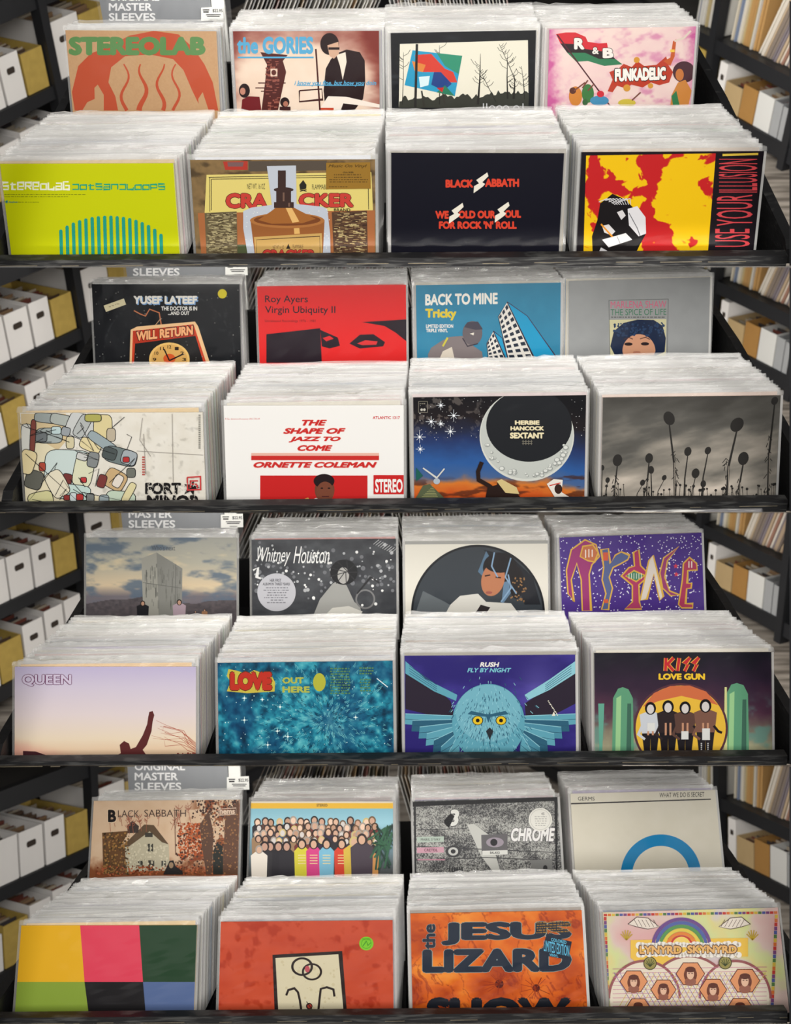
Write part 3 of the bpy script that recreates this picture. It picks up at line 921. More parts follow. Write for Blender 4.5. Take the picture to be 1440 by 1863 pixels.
def build_stacks(covers):
    rest_c, rest_f = MB(), MB()
    for cv in covers:
        k, i, F = cv.k, cv.col, cv.row == 'F'
        rr = random.Random(100 * k + 10 * i + F)
        x0, y0, z0 = cv.O + cv.n * (-cv.thick)
        if F:
            dep, N, ind = 0.258, 48, 10
            xb = (BACKX[k][i][0] + BACKX[k][i][1]) / 2
            pb = at_y(k, xb, BACKROW[k][i] + 3, y0 + dep)
            x1, z1 = pb[0], pb[2] - 0.004
        else:
            dep, N, ind = (0.075, 12, 6) if i == 0 else (0.2, 36, 6)
            xb = (REARX[k][i][0] + REARX[k][i][1]) / 2
            pb = at_y(k, xb, REARROW[k][i], y0 + dep)
            x1, z1 = pb[0], pb[2] - 0.007
            x1 = x0 + (x1 - x0) * 0.8
        what = f'clear-sleeved record packed edge-on, {COLN[i]}, {"front" if F else "back"} row, {TIER[k]}'
        for j in range(N):
            f = (j + 0.8) / N
            y = y0 + 0.004 + dep * f + rr.uniform(-0.0006, 0.0006)
            z = z0 + (z1 - z0) * f + rr.choice((rr.uniform(-0.002, 0.002), rr.uniform(-0.0055, 0.004)))
            x = x0 + (x1 - x0) * f + rr.uniform(-0.0022, 0.0022)
            lean = LEAN + rr.uniform(-0.01, 0.01)
            col = None
            if j == 0 and F and (k, i) in PEEK: col = PEEK[(k, i)]; z = z0 + 0.0045; y = y0 + 0.0035
            h = rec_len(k, x, y, z, lean) if F else 0.309
            h = min(h, 0.312)
            if j < ind:
                a, b = MB(), MB()
                packed(a, b, 0, 0, 0, h, 0.3135, rr, lean, col=col)
                r = link('vinyl_record', a.mesh('vinyl_record', [M_CARD]), TW[k] @ T3((x, y, z)), label=what, category='record', group=f'records packed in the {COLN[i]}, {"front" if F else "back"} row, {TIER[k]}')
                link('plastic_sleeve', b.mesh('plastic_sleeve', [M_MILK]), None, r)
            else:
                a, b = MB(), MB()
                packed(a, b, x, y, z, h, 0.3135, rr, lean, col=col)
                Mw = np.array(TW[k])
                for src, dst in ((a, rest_c), (b, rest_f)):
                    V = np.array(src.v) @ Mw[:3, :3].T + Mw[:3, 3]
                    n0 = len(dst.v)
                    dst.v += [tuple(p) for p in V]; dst.c += src.c
                    dst.f += [tuple(n0 + q for q in f_) for f_ in src.f]; dst.m += src.m
    rt = link('packed_records', rest_c.mesh('packed_records', [M_CARD]), None, kind='stuff', label='further clear-sleeved records packed edge-on at the back of every stack', category='records')
    link('plastic_sleeves', rest_f.mesh('plastic_sleeves', [M_MILK]), None, rt, kind='stuff')
# ------------------------------------------------------------------ the 32 covers: corners read on the photograph, then their prints
QUADS = {
 (0, 'F'): [((0, 298), (316, 297)), ((346, 291), (683, 290)), ((712, 278), (1027, 279)), ((1058, 277), (1391, 275))],
 (1, 'F'): [((36, 751), (369, 750)), ((407, 738), (735, 737)), ((752, 723), (1067, 719)), ((1097, 723), (1421, 719))],
 (2, 'F'): [((27, 1213), (357, 1213)), ((396, 1206), (715, 1202)), ((736, 1193), (1047, 1191)), ((1081, 1188), (1404, 1186))],
 (3, 'F'): [((39, 1684), (359, 1683)), ((402, 1677), (715, 1674)), ((747, 1662), (1059, 1656)), ((1097, 1660), (1416, 1651))],
 (0, 'B'): [((119, 55), (394, 57)), ((424, 57), (690, 56)), ((711, 60), (976, 55)), ((1000, 54), (1267, 48))],
 (1, 'B'): [((167, 517), (436, 517)), ((468, 521), (739, 518)), ((757, 519), (1021, 514)), ((1036, 511), (1293, 504))],
 (2, 'B'): [((157, 978), (431, 978)), ((458, 982), (721, 980)), ((737, 985), (997, 983)), ((1018, 978), (1277, 969))],
 (3, 'B'): [((171, 1457), (437, 1455)), ((457, 1458), (716, 1458)), ((751, 1457), (1015, 1450)), ((1038, 1444), (1302, 1437))]}
def make_covers():
    out = []
    for (k, row), L in QUADS.items():
        for i, (a, b) in enumerate(L): out.append(Cover(k, row, i, a, b))
    return out
def sky_noise(s, sc=0.02, seed=1, o=5): return lambda X, Y: fbm(X * sc, Y * sc * 1.6, seed, o)
def R_(seed): return random.Random(seed)

GLYPH = {'S': [[(1, 0), (0, 0), (0, .5), (1, .5), (1, 1), (0, 1)]], 'T': [[(0, .28), (1, .28)], [(.35, .0), (.35, 1), (1, 1)]],
         'E': [[(1, 1), (0, 1), (0, 0), (1, 0), (1, .55), (0, .55)]], 'R': [[(0, 1), (0, 0), (1, 0), (1, .5), (.1, .5)], [(.4, .5), (1, 1)]],
         'O': [[(0, .2), (1, .2), (1, 1), (0, 1), (0, .2)]], 'L': [[(0, 0), (0, 1), (1, 1), (1, .6)]], 'A': [[(0, .1), (1, .1), (1, 1), (0, 1), (0, .55), (1, .55)]],
         'B': [[(.9, -.1), (0, -.1), (0, 1), (1, 1), (1, .45), (.3, .45)]], 'D': [[(0, .1), (1, .1), (1, 1), (0, 1)]], 'N': [[(0, 1), (0, .1), (1, .1), (1, 1)]],
         'P': [[(0, 1.1), (0, .1), (1, .1), (1, .7), (0, .7)]]}
def digital(c, word, x0, y0, y1, w, gap, lw, col):
    x = x0
    for ch in word:
        if ch != ' ':
            for st in GLYPH[ch]: c.line([(x + a * w, y0 + b * (y1 - y0)) for a, b in st], lw, col)
        x += w + gap
def smalltext(c, x0, y0, x1, n, dy, h, col, seed=0, slope=0.0):
    """print too small to read: rows of short dashes"""
    r = R_(seed); out = []
    for i in range(n):
        x = x0 + r.uniform(0, 4); y = y0 + i * dy
        while x < x1 - 3:
            w = r.uniform(3, 12); out.append((x, y - (x - x0) * slope, min(x + w, x1), y + h - (x - x0) * slope)); x += w + r.uniform(2, 4)
    c.rects(out, col)
def person(c, x, y, h, body, hair, skin, w=0.30, seed=0, legs=None, head=0.075):
    """small plain standing figure, feet at (x, y)"""
    hd = h * head
    if legs is not None:
        c.poly([(x - w * h * .28, y), (x - w * h * .42, y - h * .48), (x + w * h * .42, y - h * .48), (x + w * h * .28, y), (x + 1, y), (x, y - h * .36), (x - 1, y)], legs)
        c.poly([(x - w * h * .42, y - h * .44), (x - w * h * .52, y - h * .80), (x - w * h * .2, y - h * .85), (x + w * h * .2, y - h * .85), (x + w * h * .52, y - h * .80), (x + w * h * .42, y - h * .44)], body)
    else:
        c.poly([(x - w * h * .5, y), (x - w * h * .55, y - h * .72), (x - w * h * .25, y - h * .84), (x + w * h * .25, y - h * .84), (x + w * h * .55, y - h * .72), (x + w * h * .5, y)], body)
    c.ell(x, y - h * .92, hd * 1.25, hd * 1.45, hair)
    c.ell(x, y - h * .905, hd * .8, hd * 1.05, skin)
def tree(c, x, y, h, col, seed, w=5, lean=0.0):
    r = R_(seed)
    c.line([(x, y), (x + lean * .5 * h + r.uniform(-3, 3), y - h * .5), (x + lean * h, y - h)], w, col, taper=1.2)
    br = []
    for i in range(9):
        f = r.uniform(.35, .95); s = r.choice((-1, 1)); L = h * r.uniform(.1, .28) * (1.2 - f * .6)
        bx, by = x + lean * h * f, y - h * f
        m = (bx + s * L * .6, by - L * .35)
        br.append([(bx, by), m, (m[0] + s * L * .3, m[1] - L * .5)])
    c.lines(br, 1.6, col)

def draw_covers(covers):
    D = {(c.k, c.row, c.col): c for c in covers}
    BLK = (18, 18, 22)
    # ---------------- top bin, back row
    c = D[0, 'B', 0]
    c.fill(lambda X, Y: mixc((188, 148, 108), (198, 160, 120), fbm(X * .2, Y * .2, 3)))
    OR = (188, 82, 54)
    c.poly([(385, 402), (272, 402), (262, 335), (285, 240), (330, 195), (395, 170), (470, 130), (560, 112), (650, 125), (705, 175), (745, 235), (775, 300), (795, 402), (735, 402), (700, 330), (668, 255), (630, 215), (545, 198), (455, 205), (405, 245), (395, 300), (420, 350), (430, 402)], OR)
    c.poly([(300, 402), (318, 372), (345, 360), (344, 320), (356, 308), (378, 345), (378, 402)], (192, 152, 112))
    for x0, w in ((455, 13), (520, 20), (585, 15), (640, 11)): c.line([(x0 + 14 * math.sin(i * .55 + x0), 402 - i * 13) for i in range(14)], w, OR, taper=5)
    c.poly([(722, 360), (738, 335), (760, 402), (725, 402)], (192, 152, 112))
    c.text('STEREOLAB', 250, 133, 749, 202, (94, 138, 82), .07)
    c.done('tan record sleeve with orange-red shapes and thick green capitals, top bin', (190, 152, 112))
    c = D[0, 'B', 1]
    c.fill(lambda X, Y: mixc(mixc((238, 220, 202), (226, 196, 172), fbm(X * .012, Y * .012, 5)), (120, 44, 36), sm(.35, 1.05, np.abs((X - 1100) / 300) ** 3 * .8 + sm(250, 110, Y) * .55 + .5 * fbm(X * .01, Y * .02, 8) - .1)))
    T = (78, 30, 26)
    c.poly([(948, 190), (1048, 200), (1030, 222), (1042, 262), (1012, 402), (952, 402), (965, 300), (972, 235)], T)
    r = R_(4); c.rects([(x, y, x + r.uniform(3, 14), y + r.uniform(2, 7)) for x, y in [(r.uniform(965, 1010), r.uniform(215, 395)) for _ in range(70)]], (150, 84, 70))
    c.rect(985, 250, 1010, 278, (226, 200, 180)); c.ell(997, 264, 9, 10, (90, 40, 34))
    c.rects([(940, 300, 1040, 304), (950, 330, 1000, 334), (930, 318, 985, 322)], T)
    D2 = (34, 14, 16)
    c.poly([(1185, 402), (1178, 330), (1186, 250), (1205, 215), (1232, 192), (1262, 180), (1310, 190), (1328, 220), (1330, 300), (1322, 360), (1290, 402)], D2)
    c.poly([(1225, 200), (1258, 190), (1262, 225), (1248, 290), (1238, 240)], (236, 222, 206))
    c.ell(1200, 160, 34, 40, D2); c.poly([(1192, 165), (1232, 152), (1234, 196), (1216, 214), (1200, 204)], (206, 166, 140))
    c.rect(1196, 172, 1236, 181, D2)
    c.poly([(1160, 402), (1195, 350), (1260, 352), (1385, 380), (1385, 392), (1250, 376), (1240, 402)], (238, 226, 214)); c.rect(1165, 392, 1215, 402, (196, 70, 40))
    c.line([(1150, 178), (1165, 402)], 6, (70, 26, 24)); c.line([(1090, 330), (1090, 370), (1175, 362), (1172, 324), (1090, 330)], 5, (60, 22, 22))
    c.ell(890, 330, 20, 26, D2); c.poly([(878, 402), (882, 362), (905, 350), (945, 352), (952, 402)], (110, 24, 30)); c.ell(884, 332, 10, 13, (190, 130, 110))
    c.ell(1037, 372, 17, 18, D2); c.rect(1018, 388, 1058, 402, (60, 24, 24)); c.ell(1040, 378, 9, 10, (170, 110, 90))
    BL = (84, 164, 204)
    c.text('the', 863, 135, 940, 196, BL, .04); c.text('GORIES', 956, 133, 1141, 197, BL, .05); c.rect(866, 206, 1142, 212, BL)
    c.text('i know you fine, but how you doin', 1072, 293, 1370, 315, BL, .02, .25, res=2); c.rect(1080, 309, 1325, 312, BL)
    c.done('cream and sepia record sleeve with dark figures and light blue underlined title, top bin', (150, 90, 80))
    c = D[0, 'B', 2]
    c.fill(lambda X, Y: mixc((16, 18, 22), (60, 64, 70), sm(.55, .9, fbm(X * .01, Y * .05, 3)) * .5))
    c.poly([(16, 160), (482, 146), (484, 372), (12, 392)], (228, 224, 206))
    r = R_(2); P = [(12, 392)]
    for i in range(60): P.append((14 + i * 8, 366 - (i * .3) + r.uniform(-18, 4) - (10 if i > 38 else 0)))
    c.poly(P + [(484, 392)], (52, 54, 46))
    for i, (x, y, h, w, l) in enumerate(((300, 380, 185, 9, .05), (408, 360, 165, 6, 0), (430, 360, 90, 9, .02), (470, 360, 120, 4, -.1), (160, 380, 215, 4, 0), (365, 370, 120, 3, -.5), (25, 380, 190, 3, .02), (440, 300, 140, 3, -.45))): tree(c, x, y, h, (38, 36, 32), 20 + i, w, l)
    c.poly([(62, 183), (243, 203), (216, 350), (33, 310)], (40, 150, 190))
    c.poly([(150, 193), (243, 203), (230, 270), (180, 240)], (50, 140, 110)); c.poly([(70, 200), (130, 196), (180, 250), (210, 262), (225, 300), (190, 300), (150, 262), (95, 262)], (206, 62, 48))
    c.poly([(60, 222), (110, 236), (100, 262), (70, 258)], (214, 130, 60)); c.poly([(140, 262), (165, 262), (205, 305), (175, 330), (130, 308)], (34, 64, 130)); c.poly([(85, 280), (125, 276), (120, 310), (90, 318)], (210, 232, 236)); c.poly([(180, 310), (216, 350), (150, 336)], (40, 120, 90)); c.poly([(150, 320), (176, 318), (170, 336)], (190, 40, 40))
    c.line([(72, 390), (78, 160)], 9, (36, 34, 32)); c.line([(105, 390), (95, 330)], 6, (50, 48, 42)); c.line([(180, 380), (172, 340)], 5, (50, 48, 42))
    c.rects([(318, 376, 322, 394), (330, 376, 334, 394), (462, 376, 466, 394)], (190, 192, 194))
    for x in (352, 378, 402, 440): c.ring(x, 394, 8, 11, (190, 192, 194), 180, 360, 12)
    c.done('black-bordered record sleeve with bare tree silhouettes and a tilted bright picture, top bin', (40, 40, 44))
    c = D[0, 'B', 3]
    c.fill(lambda X, Y: mixc(mixc((232, 196, 196), (238, 218, 206), fbm(X * .012, Y * .02, 9)), (196, 92, 150), np.clip(sm(.5, .8, fbm(X * .02 + Y * .008, Y * .03, 4)) * .55 + .8 * sm(70, 0, np.minimum(X - 560, 1092 - X) + 30 * fbm(X * .1, Y * .1, 2)), 0, 1)))
    c.poly([(584, 124), (620, 118), (655, 118), (692, 134), (700, 152), (740, 158), (770, 156), (776, 190), (740, 185), (690, 178), (650, 160), (600, 158)], (206, 44, 54))
    c.poly([(600, 158), (650, 160), (690, 178), (776, 190), (800, 214), (740, 214), (690, 192), (625, 192)], (44, 34, 36))
    c.poly([(625, 192), (690, 192), (740, 214), (800, 214), (826, 234), (760, 240), (700, 222), (658, 225), (645, 212)], (52, 122, 84))
    c.line([(588, 126), (780, 384)], 5, (80, 34, 44))
    c.otext('R', 650, 138, 688, 180, (238, 232, 224), BLK, .06, .03); c.otext('&', 716, 172, 740, 197, (238, 232, 224), BLK, .03, .04); c.otext('B', 754, 175, 794, 212, (238, 232, 224), BLK, .06, .03)
    c.poly([(772, 332), (790, 290), (778, 262), (812, 250), (830, 232), (860, 244), (880, 222), (905, 240), (950, 236), (985, 205), (995, 240), (1010, 262), (996, 300), (960, 310), (930, 300), (900, 318), (858, 308), (842, 322), (806, 312), (790, 336)], (186, 62, 42))
    c.poly([(975, 222), (1000, 210), (1010, 150), (1022, 142), (1016, 205), (1000, 240)], (196, 92, 46)); c.line([(1015, 150), (1050, 138), (1075, 112)], 7, (222, 206, 190)); c.rects([(1000, 180, 1016, 190), (868, 214, 884, 226)], (236, 196, 80))
    c.dots([(878, 218), (842, 320), (928, 312)], [11, 13, 10], (210, 150, 60), 14)
    c.otext('FUNKADELIC', 798, 250, 984, 298, (244, 240, 232), BLK, .07, .05, 3, slope=.04)
    c.ell(1050, 262, 41, 39, (74, 42, 50)); c.ell(1034, 272, 15, 22, (196, 118, 60)); c.poly([(1000, 384), (1005, 345), (1028, 300), (1055, 290), (1078, 330), (1066, 384)], (202, 132, 62)); c.poly([(1004, 350), (1022, 330), (1034, 384), (1010, 384)], (52, 122, 76))
    for x, y, w, h, q in ((655, 350, 24, 36, (206, 130, 56)), (645, 330, 12, 12, (90, 50, 40)), (700, 340, 22, 34, (64, 120, 66)), (742, 366, 34, 18, (70, 140, 180)), (746, 342, 13, 12, (204, 46, 60)), (842, 374, 32, 14, (206, 186, 70)), (690, 372, 10, 12, (60, 100, 60))): c.ell(x, y, w, h, q)
    c.lines([[(680, 320), (700, 292)], [(700, 330), (722, 306)], [(860, 365), (892, 336)], [(650, 330), (690, 300)]], 5, (120, 70, 60))
    c.done('pink mottled record sleeve with a striped flag and white comic title, top bin', (220, 190, 190))
    # ---------------- top bin, front row
    c = D[0, 'F', 0]
    LIME = (196, 202, 8)
    c.fill(LIME)
    digital(c, 'STEREOLAB', 10, 664, 689, 20.5, 7.2, 5.2, (238, 240, 214)); digital(c, 'DOTSANDLOOPS', 264, 669, 689, 22.5, 6.0, 4.4, (40, 158, 120))
    smalltext(c, 16, 706, 312, 1, 8, 2.4, (120, 130, 20), 3); smalltext(c, 16, 714, 250, 1, 8, 2.4, (120, 130, 20), 4); smalltext(c, 36, 734, 142, 1, 8, 2.4, (120, 130, 20), 5)
    c.lines([[(25 - 6 * math.cos(a), 734 - 6 * math.sin(a)), (25 + 6 * math.cos(a), 734 + 6 * math.sin(a))] for a in (0.2, 1.25, 2.3)], 2.4, (30, 130, 130)); c.text('duophonic', 33, 731, 66, 740, (40, 130, 130), .01, res=1)
    TE = (34, 152, 132)
    for i in range(17):
        x = 222 + 22.8 * i; h = 152 * math.sqrt(max(0, 1 - ((i - 7.6) / 10.2) ** 2)) + 6; sl = (x - 400) * .012 - 2
        c.poly([(x - 6, 948 - h), (x + 6, 948 - h), (x + 8 + h * .02, 955), (x - 4 + h * .02, 955)], TE); c.ell(x, 948 - h, 6, 6, TE, n=12)
    c.done('lime green record sleeve with an arch of teal upright bars, top bin', (214, 206, 150))
    c = D[0, 'F', 1]
    c.fill(lambda X, Y: mixc(mixc((112, 92, 62), (150, 120, 78), fbm(X * .05, Y * .05, 7)), (60, 48, 34), sm(.5, .8, fbm(X * .02, Y * .03, 2)) * .7))
    c.poly([(752, 636), (1352, 626), (1358, 765), (745, 778)], (222, 204, 118)); c.lines([[(760, 645), (1340, 636)], [(770, 652), (770, 765)], [(764, 645), (764, 770)], [(770, 652), (1335, 643)], [(1340, 640), (1342, 762)]], 2.5, (60, 56, 40))
    c.poly([(812, 588), (902, 586), (902, 618), (820, 618)], (176, 58, 46)); c.poly([(828, 590), (888, 590), (884, 606), (830, 606)], (120, 90, 90)); c.poly([(905, 586), (1190, 584), (1190, 620), (905, 624)], (86, 76, 66))
    c.poly([(720, 775), (1365, 765), (1365, 945), (735, 945)], (168, 104, 62)); c.rect(840, 890, 930, 945, (78, 86, 56))
    def grit(x0, y0, x1, y1, base, n, cols, seed):
        c.poly([(x0, y0), (x1, y0 - 6), (x1 + 4, y1), (x0 + 8, y1)], base); rr = R_(seed)
        for q in cols: c.rects([(a, b, min(a + rr.uniform(4, 22), x1), b + rr.uniform(1, 3)) for a, b in [(rr.uniform(x0 + 6, x1 - 8), rr.uniform(y0, y1 - 4)) for _ in range(n)]], q)
    grit(745, 775, 862, 948, (104, 92, 66), 150, [(160, 148, 112), (74, 62, 44), (190, 176, 130)], 3); grit(1208, 772, 1336, 948, (86, 62, 46), 110, [(150, 120, 80), (60, 42, 34), (204, 184, 130)], 4)
    c.text('NET WT. 16 OZ', 900, 668, 965, 688, (66, 64, 48), 0, res=2); c.text('FLAMMABLE', 1136, 671, 1196, 689, (66, 64, 48), 0, res=2)
    c.poly([(1092, 688), (1090, 672), (1104, 655), (1116, 672), (1115, 686), (1104, 690)], (40, 40, 34)); c.lines([[(1092, 696), (1116, 690)], [(1092, 690), (1116, 696)]], 3, (40, 40, 34))
    c.otext('CRA', 822, 703, 974, 758, (196, 64, 54), (70, 40, 30), .05, .03); c.otext('CKER', 1088, 703, 1288, 754, (196, 64, 54), (70, 40, 30), .05, .03); c.text('BRAND', 1216, 758, 1276, 769, (60, 54, 36), .02)
    HALO = (190, 196, 206)
    c.poly([(972, 604), (1078, 602), (1080, 742), (1175, 752), (1192, 760), (1202, 850), (1204, 948), (905, 948), (886, 830), (886, 768), (915, 755), (990, 745)], HALO)
    rr = R_(8); c.rects([(a, b, a + 3, b + 3) for a, b in [(rr.uniform(892, 1198), rr.uniform(760, 940)) for _ in range(160)]], (226, 226, 220))
    CP = (150, 92, 48)
    c.poly([(912, 800), (930, 945), (1175, 945), (1182, 800)], CP); c.ell(1046, 802, 136, 28, (172, 112, 60)); c.ell(1046, 800, 122, 21, (120, 68, 36))
    c.poly([(940, 800), (985, 770), (1008, 752), (1065, 752), (1095, 768), (1150, 796), (1100, 812), (990, 814)], (160, 100, 48)); c.poly([(1040, 755), (1062, 755), (1090, 806), (1065, 810)], (226, 180, 110)); c.poly([(1070, 830), (1090, 829), (1092, 850), (1072, 851)], (222, 176, 104))
    DK = (62, 44, 40)
    c.rect(1012, 620, 1041, 690, DK); c.ell(1033, 690, 36, 9, DK); c.rect(1006, 692, 1060, 735, DK); c.rect(998, 735, 1070, 756, DK); c.rects([(1030, 700, 1036, 732), (1050, 738, 1056, 752)], (120, 92, 78))
    c.poly([(925, 862), (1172, 848), (1175, 948), (932, 948)], (196, 158, 92)); c.line([(936, 945), (934, 872), (1164, 859), (1166, 945)], 2, (70, 50, 36)); c.text('NET WT 16 OZ', 994, 893, 1034, 906, (70, 50, 36), 0, res=1); c.text('FLAMMABLE', 1066, 890, 1104, 903, (70, 50, 36), 0, res=1); c.poly([(1042, 905), (1050, 886), (1058, 905)], (50, 40, 30))
    c.otext('CRACKER', 956, 908, 1148, 945, (188, 58, 50), (80, 40, 30), .05, .03, 2)
    c.part('sticker', 'gold foil sticker with small black lettering')
    c.poly([(1188, 592), (1348, 590), (1350, 686), (1188, 688)], (150, 112, 42)); c.text('Music On Vinyl', 1196, 598, 1336, 612, (84, 60, 24), .02, .3, res=2); c.text('CRACKER', 1248, 624, 1288, 630, (50, 38, 20), .02, res=1); smalltext(c, 1215, 634, 1320, 2, 9, 3, (90, 66, 28), 7); smalltext(c, 1198, 652, 1340, 2, 8, 3, (90, 66, 28), 8); smalltext(c, 1196, 678, 1270, 1, 8, 2.5, (90, 66, 28), 9)
    c.done('collage record sleeve with a copper oil can on a yellow label, top bin', (210, 206, 196))
    c = D[0, 'F', 2]
    c.fill((13, 13, 26))
    RD = (214, 66, 44)
    c.text('BLACK', 182, 653, 283, 683, RD, .06); c.text('ABBATH', 326, 650, 450, 680, RD, .06)
    c.text('WE', 145, 767, 194, 796, RD, .06); c.text('OLD OUR', 229, 766, 364, 795, RD, .06); c.text('OUL', 398, 764, 457, 793, RD, .06); c.text("FOR ROCK 'N' ROLL", 158, 804, 441, 833, RD, .06)
    for x, y in ((284, 703), (194, 814), (361, 810)):
        c.poly([(x, y), (x + 2, y - 26), (x + 20, y - 36), (x + 10, y - 48), (x + 50, y - 76), (x + 54, y - 62), (x + 32, y - 40), (x + 42, y - 34), (x + 36, y - 26)], (232, 226, 210))
    c.done('near-black record sleeve with red capitals and white lightning bolt initials, top bin', (60, 60, 66))
    c = D[0, 'F', 3]
    c.fill((24, 18, 24))
    YE, RE = (236, 190, 14), (192, 32, 34)
    pan = Cover.q(c, [(694, 566), (1166, 558), (1136, 932), (684, 932)])
    # mottled two-colour panel
    nx, ny = 230, 175; U, V = np.meshgrid(np.linspace(0, 1, nx + 1), np.linspace(0, 1, ny + 1)); U, V = U.ravel(), V.ravel()
    P = (pan[0] * ((1 - U) * (1 - V))[:, None] + pan[1] * (U * (1 - V))[:, None] + pan[2] * (U * V)[:, None] + pan[3] * ((1 - U) * V)[:, None])
    g = lambda x, y, a, b: np.exp(-((U - x) / a) ** 2 - ((V - y) / b) ** 2)
    F_ = .56 + .62 * (fbm(U * 9 + 3 * fbm(U * 3, V * 3, 5), V * 7, 12, 5) - .5) - .30 * g(.5, .12, .1, .14) - .22 * g(.4, .36, .16, .05) - .36 * g(.5, .75, .07, .3) - .3 * g(.66, .8, .09, .2) - .22 * g(.06, .15, .06, .3) - .2 * g(.95, .1, .1, .08) - .16 * g(.1, .55, .1, .2) + .25 * g(.78, .45, .1, .35) + .15 * g(.6, .3, .05, .12)
    C = mixc(RE, YE, sm(.47, .50, F_)); w = nx + 1
    I = (np.arange(ny)[:, None] * w + np.arange(nx)[None, :]).ravel()
    c._add(P, list(zip(I.tolist(), (I + w).tolist(), (I + w + 1).tolist(), (I + 1).tolist())), None, C)
    c.poly([(718, 930), (715, 860), (735, 800), (745, 740), (790, 705), (835, 725), (870, 760), (905, 800), (912, 850), (890, 890), (870, 930)], (22, 18, 20))
    c.poly([(845, 760), (880, 750), (910, 790), (912, 850), (885, 860), (850, 820)], (222, 220, 222)); c.poly([(752, 872), (838, 848), (862, 872), (776, 900)], (230, 228, 228)); c.line([(806, 860), (818, 886)], 2, (120, 116, 118)); c.poly([(735, 930), (748, 900), (770, 912), (800, 930)], (206, 204, 206)); c.poly([(806, 772), (826, 764), (838, 784), (822, 800)], (216, 212, 212)); c.poly([(752, 822), (776, 816), (800, 842), (786, 856), (760, 846)], (216, 212, 212)); c.line([(748, 815), (790, 862)], 6, (230, 150, 40)); c.line([(850, 775), (880, 830), (890, 858)], 3, (110, 108, 114))
    for i in range(8): c.line([(740 + i * 12, 735 - 6 * math.sin(i)), (770 + i * 12, 722), (800 + i * 8, 745)], 2.5, (206, 204, 206))
    PK = (210, 70, 76)
    c.text('USE', 1162, 832, 1290, 898, PK, -.005, vert=True); c.text('YOUR', 1168, 708, 1300, 822, PK, -.005, vert=True); c.text('ILLUSION', 1176, 578, 1318, 700, PK, -.005, vert=True)
    c.poly([(1190, 560), (1320, 556), (1320, 564), (1190, 568)], (222, 190, 70)); c.rects([(1158, 920, 1196, 926), (1218, 920, 1284, 926)], (222, 190, 90))
    c.done('black record sleeve with a red and yellow picture panel and upright red title, top bin', (70, 60, 60))
    # ---------------- second bin, back row
    c = D[1, 'B', 0]
    c.fill(lambda X, Y: mixc((18, 20, 24), (56, 58, 60), np.clip(sm(.62, .9, fbm(X * .05, Y * .05, 3)) * .35 + .5 * sm(6, 0, np.abs(np.hypot(X - 615, (Y - 335)) - 238)) * (fbm(X * .1, Y * .1, 4) > .5), 0, 1)))
    c.text('YUSEF LATEEF', 489, 119, 722, 150, (120, 160, 206), .055); c.text('YUSEF LATEEF', 486, 116, 718, 146, (232, 230, 222), .05)
    c.text('THE DOCTOR IS IN', 587, 155, 718, 170, (226, 224, 218), .035); c.text('...AND OUT', 612, 173, 690, 186, (226, 224, 218), .035)
    c.line([(488, 170), (510, 182), (530, 190), (545, 165), (580, 178), (588, 225)], 4, (196, 120, 80)); c.line([(585, 200), (560, 230), (600, 228)], 3, (190, 150, 110))
    c.poly([(472, 362), (476, 240), (500, 228), (710, 210), (722, 228), (765, 362)], (232, 190, 140)); c.poly([(480, 362), (484, 244), (705, 220), (752, 362)], (198, 64, 34)); c.poly([(488, 362), (492, 290), (712, 262), (742, 362)], (28, 26, 26))
    c.poly([(484, 246), (704, 222), (712, 262), (488, 290)], (178, 52, 30))
    c.otext('WILL RETURN', 497, 247, 703, 281, (238, 172, 120), (60, 20, 14), .05, .04, 3, slope=.11)
    c.ell(617, 348, 74, 62, (232, 190, 110)); c.ell(617, 348, 66, 55, (216, 168, 92)); c.ell(617, 345, 22, 18, (214, 90, 40)); c.line([(617, 352), (598, 310)], 5, (24, 20, 20)); c.line([(617, 352), (668, 328)], 5, (24, 20, 20))
    for n_ in range(-3, 4):
        a = math.radians(n_ * 30); c.text(str((12 + n_ - 1) % 12 + 1), 617 + 54 * math.sin(a) - 7, 348 - 46 * math.cos(a) - 6, 617 + 54 * math.sin(a) + 7, 348 - 46 * math.cos(a) + 6, (40, 26, 20), .02)
    rr = R_(5); c.dots([(rr.uniform(345, 880), rr.uniform(90, 350)) for _ in range(60)], [rr.uniform(.8, 2) for _ in range(60)], (150, 150, 144), 5)
    c.part('sticker', 'yellow dot sticker'); c.ell(810, 109, 16.5, 17, (214, 198, 40))
    c.part('sticker', 'cream paper label'); c.poly([(378, 152), (452, 126), (460, 148), (387, 175)], (216, 206, 168)); smalltext(c, 396, 154, 440, 1, 8, 4, (170, 160, 130), 3, .35)
    c.done('black record sleeve with an orange-framed clock sign and a yellow dot sticker, second bin', (60, 58, 56))
    c = D[1, 'B', 1]
    c.fill((220, 36, 36)); DK = (34, 22, 32)
    c.text('Roy Ayers', 965, 115, 1121, 148, DK, .008); c.text('Virgin Ubiquity II', 965, 154, 1221, 187, DK, .008); c.text('Unreleased Recordings 1976 - 1981', 965, 203, 1149, 215, (90, 14, 24), 0, res=2)
    c.poly([(970, 256), (1166, 234), (1172, 360), (970, 360)], DK); c.poly([(1166, 240), (1230, 268), (1238, 298), (1200, 308), (1172, 300)], DK); c.poly([(1175, 270), (1200, 262), (1215, 272), (1188, 282)], (214, 40, 44))
    c.poly([(1272, 290), (1310, 258), (1360, 256), (1402, 285), (1395, 300), (1310, 308)], DK); c.poly([(1300, 290), (1330, 278), (1375, 282), (1370, 294), (1320, 296)], (214, 50, 52))
    c.poly([(1318, 212), (1480, 202), (1480, 282), (1440, 250), (1400, 226)], DK)
    c.done('bright red record sleeve with black blocks and small black title, second bin', (224, 200, 200))
